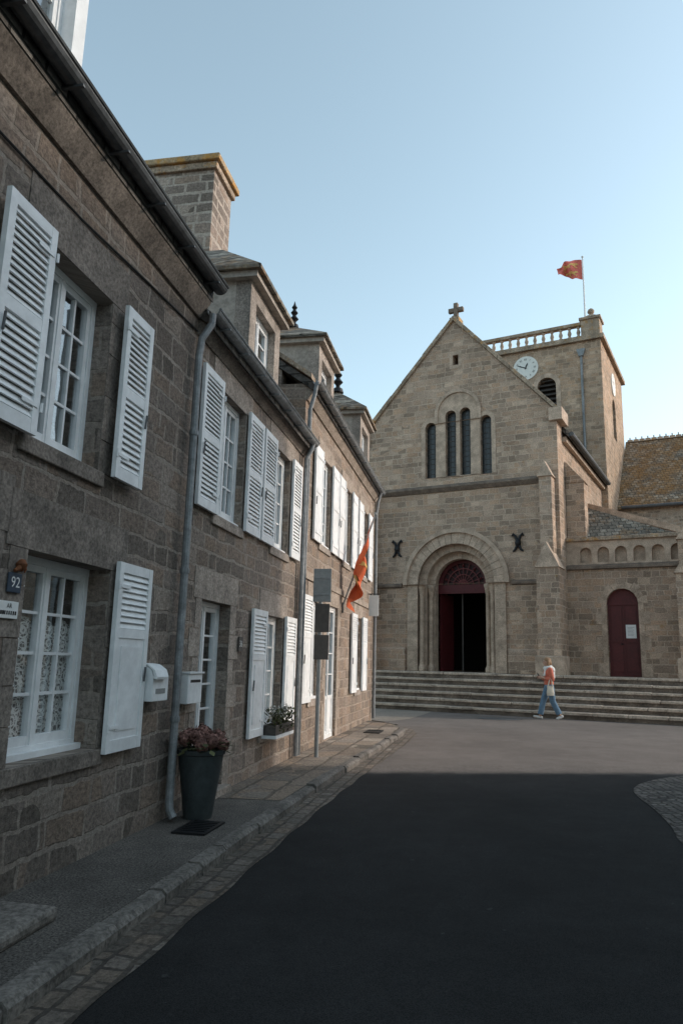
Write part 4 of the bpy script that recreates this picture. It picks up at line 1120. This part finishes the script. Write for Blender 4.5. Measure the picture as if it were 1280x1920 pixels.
fx, fz = chp(1091,483,TY+.9)
t = thing('flag', 'red flag with golden lions flying from a tall pole on the church tower', 'flag', CO+CE*fx+CM*(TY+.9)+Vector((0,0,TZ+.1)), CROT)
H = fz-TZ-.1
b = MB(); b.tube([(0,0,0),(0,0,H)], [.05,.03], 10); b.lathe([(.02,-.02),(.06,.02),(.06,.06),(.01,.1)], 10, (0,0,H)); b.build('pole', M['paper'], t, smooth=True)
def fly(u, v):
    x = -.04-1.2*u*(1-.12*v*u)
    y = (.20*math.sin(u*8.5+v*3.0)+.07*math.sin(u*17-v*5))*min(1, u*2.2)
    z = H-.12-v*(1.12-.12*u) + .05*math.sin(u*8.5+v*2) - .34*u*u*(1-v)*(1-.3*v) + .20*u*(1-u)*1.4 + .22*u*v
    return (x, y-.3*u, z)
cloth(t, fly, M['flag_red'], 44, 28, [(.15,.85,.5,.10), (.15,.85,.92,.54)])

# ------------------------------------------------------------------ PERSON
def blob(name, prims, mat, parent, vox=.008, smooth=5):
    b = MB()
    for p in prims:
        if p[0] == 'e': b.ell(p[1], p[2])
        else:
            chain = p[1]; caps = p[2] if len(p) > 2 else (1, 1)
            for (a, ra), (c, rc) in zip(chain, chain[1:]): b.tube([a, c], [ra, rc], 14)
            for i, (a, ra) in enumerate(chain):
                if (i == 0 and not caps[0]) or (i == len(chain)-1 and not caps[1]): continue
                b.ell(a, ra)
    o = b.build('tmp', mat)
    r = o.modifiers.new('r', 'REMESH'); r.mode = 'VOXEL'; r.voxel_size = vox
    s = o.modifiers.new('s', 'SMOOTH'); s.iterations = smooth; s.factor = .5
    dg = bpy.context.evaluated_depsgraph_get(); dg.update()
    me = bpy.data.meshes.new_from_object(o.evaluated_get(dg))
    bpy.data.objects.remove(o)
    me.materials.clear(); me.materials.append(mat); me.shade_smooth()
    o = bpy.data.objects.new(name, me); col.objects.link(o); o.parent = parent
    return o
pp = gpt(1030,1349)
pe = thing('person', 'person in coral jumper, white scarf and blue jeans walking left along the steps', 'person', pp, 0)
hn, kn, an = (.02,-.085,.89), (.075,-.095,.49), (.265,-.10,.115)
hf, kf, af = (.0,.085,.89), (-.145,.09,.49), (-.245,.09,.09)
sn, en, wn = (.0,-.165,1.36), (.05,-.205,1.10), (-.17,-.115,1.13)
sf, ef, wf = (.0,.165,1.36), (.03,.20,1.10), (-.19,.085,1.13)
pr = [('e', (.01,0,.95), (.11,.15,.11)), ('e', (0,0,1.10), (.095,.13,.13)), ('e', (-.01,0,1.28), (.105,.15,.13)), ('c', [((-.01,0,1.36),.06), ((-.03,0,1.50),.048)]),
      ('e', (-.045,0,1.595), (.090,.076,.108)), ('e', (-.075,0,1.54), (.055,.05,.055)), ('e', (-.139,0,1.565), (.020,.013,.018)), ('c', [((-.127,0,1.595),.010), ((-.142,0,1.57),.012)]),
      ('e', (-.03,-.076,1.575), (.02,.012,.028)), ('e', (-.03,.076,1.575), (.02,.012,.028)),
      ('c', [(hn,.085), (kn,.055), (an,.038), ((.285,-.10,.065),.036), ((.18,-.11,.03),.026)]), ('c', [(hf,.085), (kf,.055), (af,.038), ((-.24,.09,.05),.036), ((-.385,.10,.05),.026)]),
      ('c', [(sn,.052), (en,.038), (wn,.026)]), ('c', [(sf,.052), (ef,.038), (wf,.026)])]
for s, w0 in ((-1, wn), (1, wf)):
    p = Vector(w0)+Vector((-.055, -s*.012, .022)) if s < 0 else Vector(w0)+Vector((-.05, -s*.02, .022))
    pr.append(('c', [(tuple(w0), .026), (tuple(p), .030)])); pr.append(('e', tuple(p), (.042,.018,.040)))
    for k in range(4):
        L = (.060,.068,.063,.050)[k]; z = .030-.020*k
        pr.append(('c', [(tuple(p+Vector((-.03,0,z))), .0095), (tuple(p+Vector((-.03-L*.55,-s*.012,z+.004))), .009), (tuple(p+Vector((-.03-L*.75,-s*.040,z+.004))), .008)]))
    pr.append(('c', [(tuple(p+Vector((.0,-s*.012,.034))), .011), (tuple(p+Vector((-.025,-s*.030,.062))), .0095), (tuple(p+Vector((-.055,-s*.036,.070))), .0085)]))
blob('body', pr, M['skin'], pe, .0055, 2)
blob('jumper', [('e', (.005,0,1.00), (.135,.172,.11)), ('e', (0,0,1.13), (.125,.158,.15)), ('e', (-.01,0,1.28), (.130,.172,.14)), ('e', (-.01,0,1.37), (.085,.13,.06)),
    ('c', [(sn,.078), (en,.062), ((-.13,-.128,1.123),.045)], (1,0)), ('c', [(sf,.078), (ef,.062), ((-.15,.10,1.123),.045)], (1,0))], M['coral'], pe, .011, 4)
blob('jeans', [('e', (.01,0,.93), (.125,.162,.12)), ('c', [(hn,.105), (kn,.082), ((.245,-.10,.155),.082)], (1,0)), ('c', [(hf,.105), (kf,.082), ((-.237,.09,.125),.082)], (1,0))], M['denim'], pe, .010, 4)
blob('shoe', [('c', [((.315,-.10,.095),.044), ((.25,-.105,.065),.044), ((.17,-.11,.034),.033)])], M['shoe'], pe, .008, 2)
blob('shoe', [('c', [((-.21,.09,.044),.044), ((-.31,.095,.054),.042), ((-.41,.10,.072),.030)])], M['shoe'], pe, .008, 2)
sc_r = [(-.01+.085*math.cos(2*PI*k/14), .105*math.sin(2*PI*k/14), 1.43+.02*math.cos(2*PI*k/14)) for k in range(15)]
blob('scarf', [('c', [(q_, .048) for q_ in sc_r]), ('e', (.11,0,1.36), (.078,.125,.10)), ('c', [((.11,-.03,1.34),.065), ((.125,-.05,1.16),.050)]), ('c', [((-.08,-.05,1.40),.042), ((-.125,-.07,1.22),.036)])], M['scarf'], pe, .011, 4)
blob('hair', [('e', (-.020,0,1.634), (.106,.094,.084)), ('e', (.02,0,1.565), (.080,.094,.10)), ('c', [((-.015,-.075,1.60),.034), ((-.02,-.082,1.49),.026)]), ('c', [((-.015,.075,1.60),.034), ((-.02,.082,1.49),.026)])], M['hair'], pe, .009, 3)
for s in (-1, 1):
    b = MB(); b.ell((-.126,s*.032,1.600), (.010,.013,.008), 10); b.build('eye', M['phone'], pe, smooth=True)
b = MB(); b.ell((-.130,0,1.533), (.008,.024,.007), 10); b.build('mouth', M['lip'], pe, smooth=True)
b = MB(); b.obox((0,0,0), (.012,.072,.14), Matrix.Rotation(RAD(-30), 3, 'Y')); o = b.build('phone', M['phone'], bevel=.004); o.location = pp+Vector((-.285,-.03,1.20)); tag(o, 'black phone held up in both hands by the walking person', 'phone')
t = thing('tote_bag', 'cream canvas tote bag hanging from the arm of the walking person', 'bag', pp+Vector((-.03,-.25,.66)), 0)
b = MB(); n = 10; vs = []; fs = []
for j in range(n+1):
    z = .27*j/n; wv = .098+.010*math.sin(j*.6); d = .04*math.sin(PI*min(1,(j+1)/n*.9+.1))*.9+.010
    vs += [(wv*math.cos(2*PI*k/16), d*math.sin(2*PI*k/16), z) for k in range(16)]
    if j: fs += [((j-1)*16+k, (j-1)*16+(k+1)%16, j*16+(k+1)%16, j*16+k) for k in range(16)]
fs.append(tuple(range(16))); b.add(vs, fs); b.build('pouch', M['canvas'], t, smooth=True)
for y in (-.025, .025):
    b = MB(); b.tube([(-.06,y,.26),(-.03,y,.38),(.02,.05+y*.6,.50),(.05,y,.38),(.06,y,.26)], .009, 6); b.build('strap', M['canvas'], t)
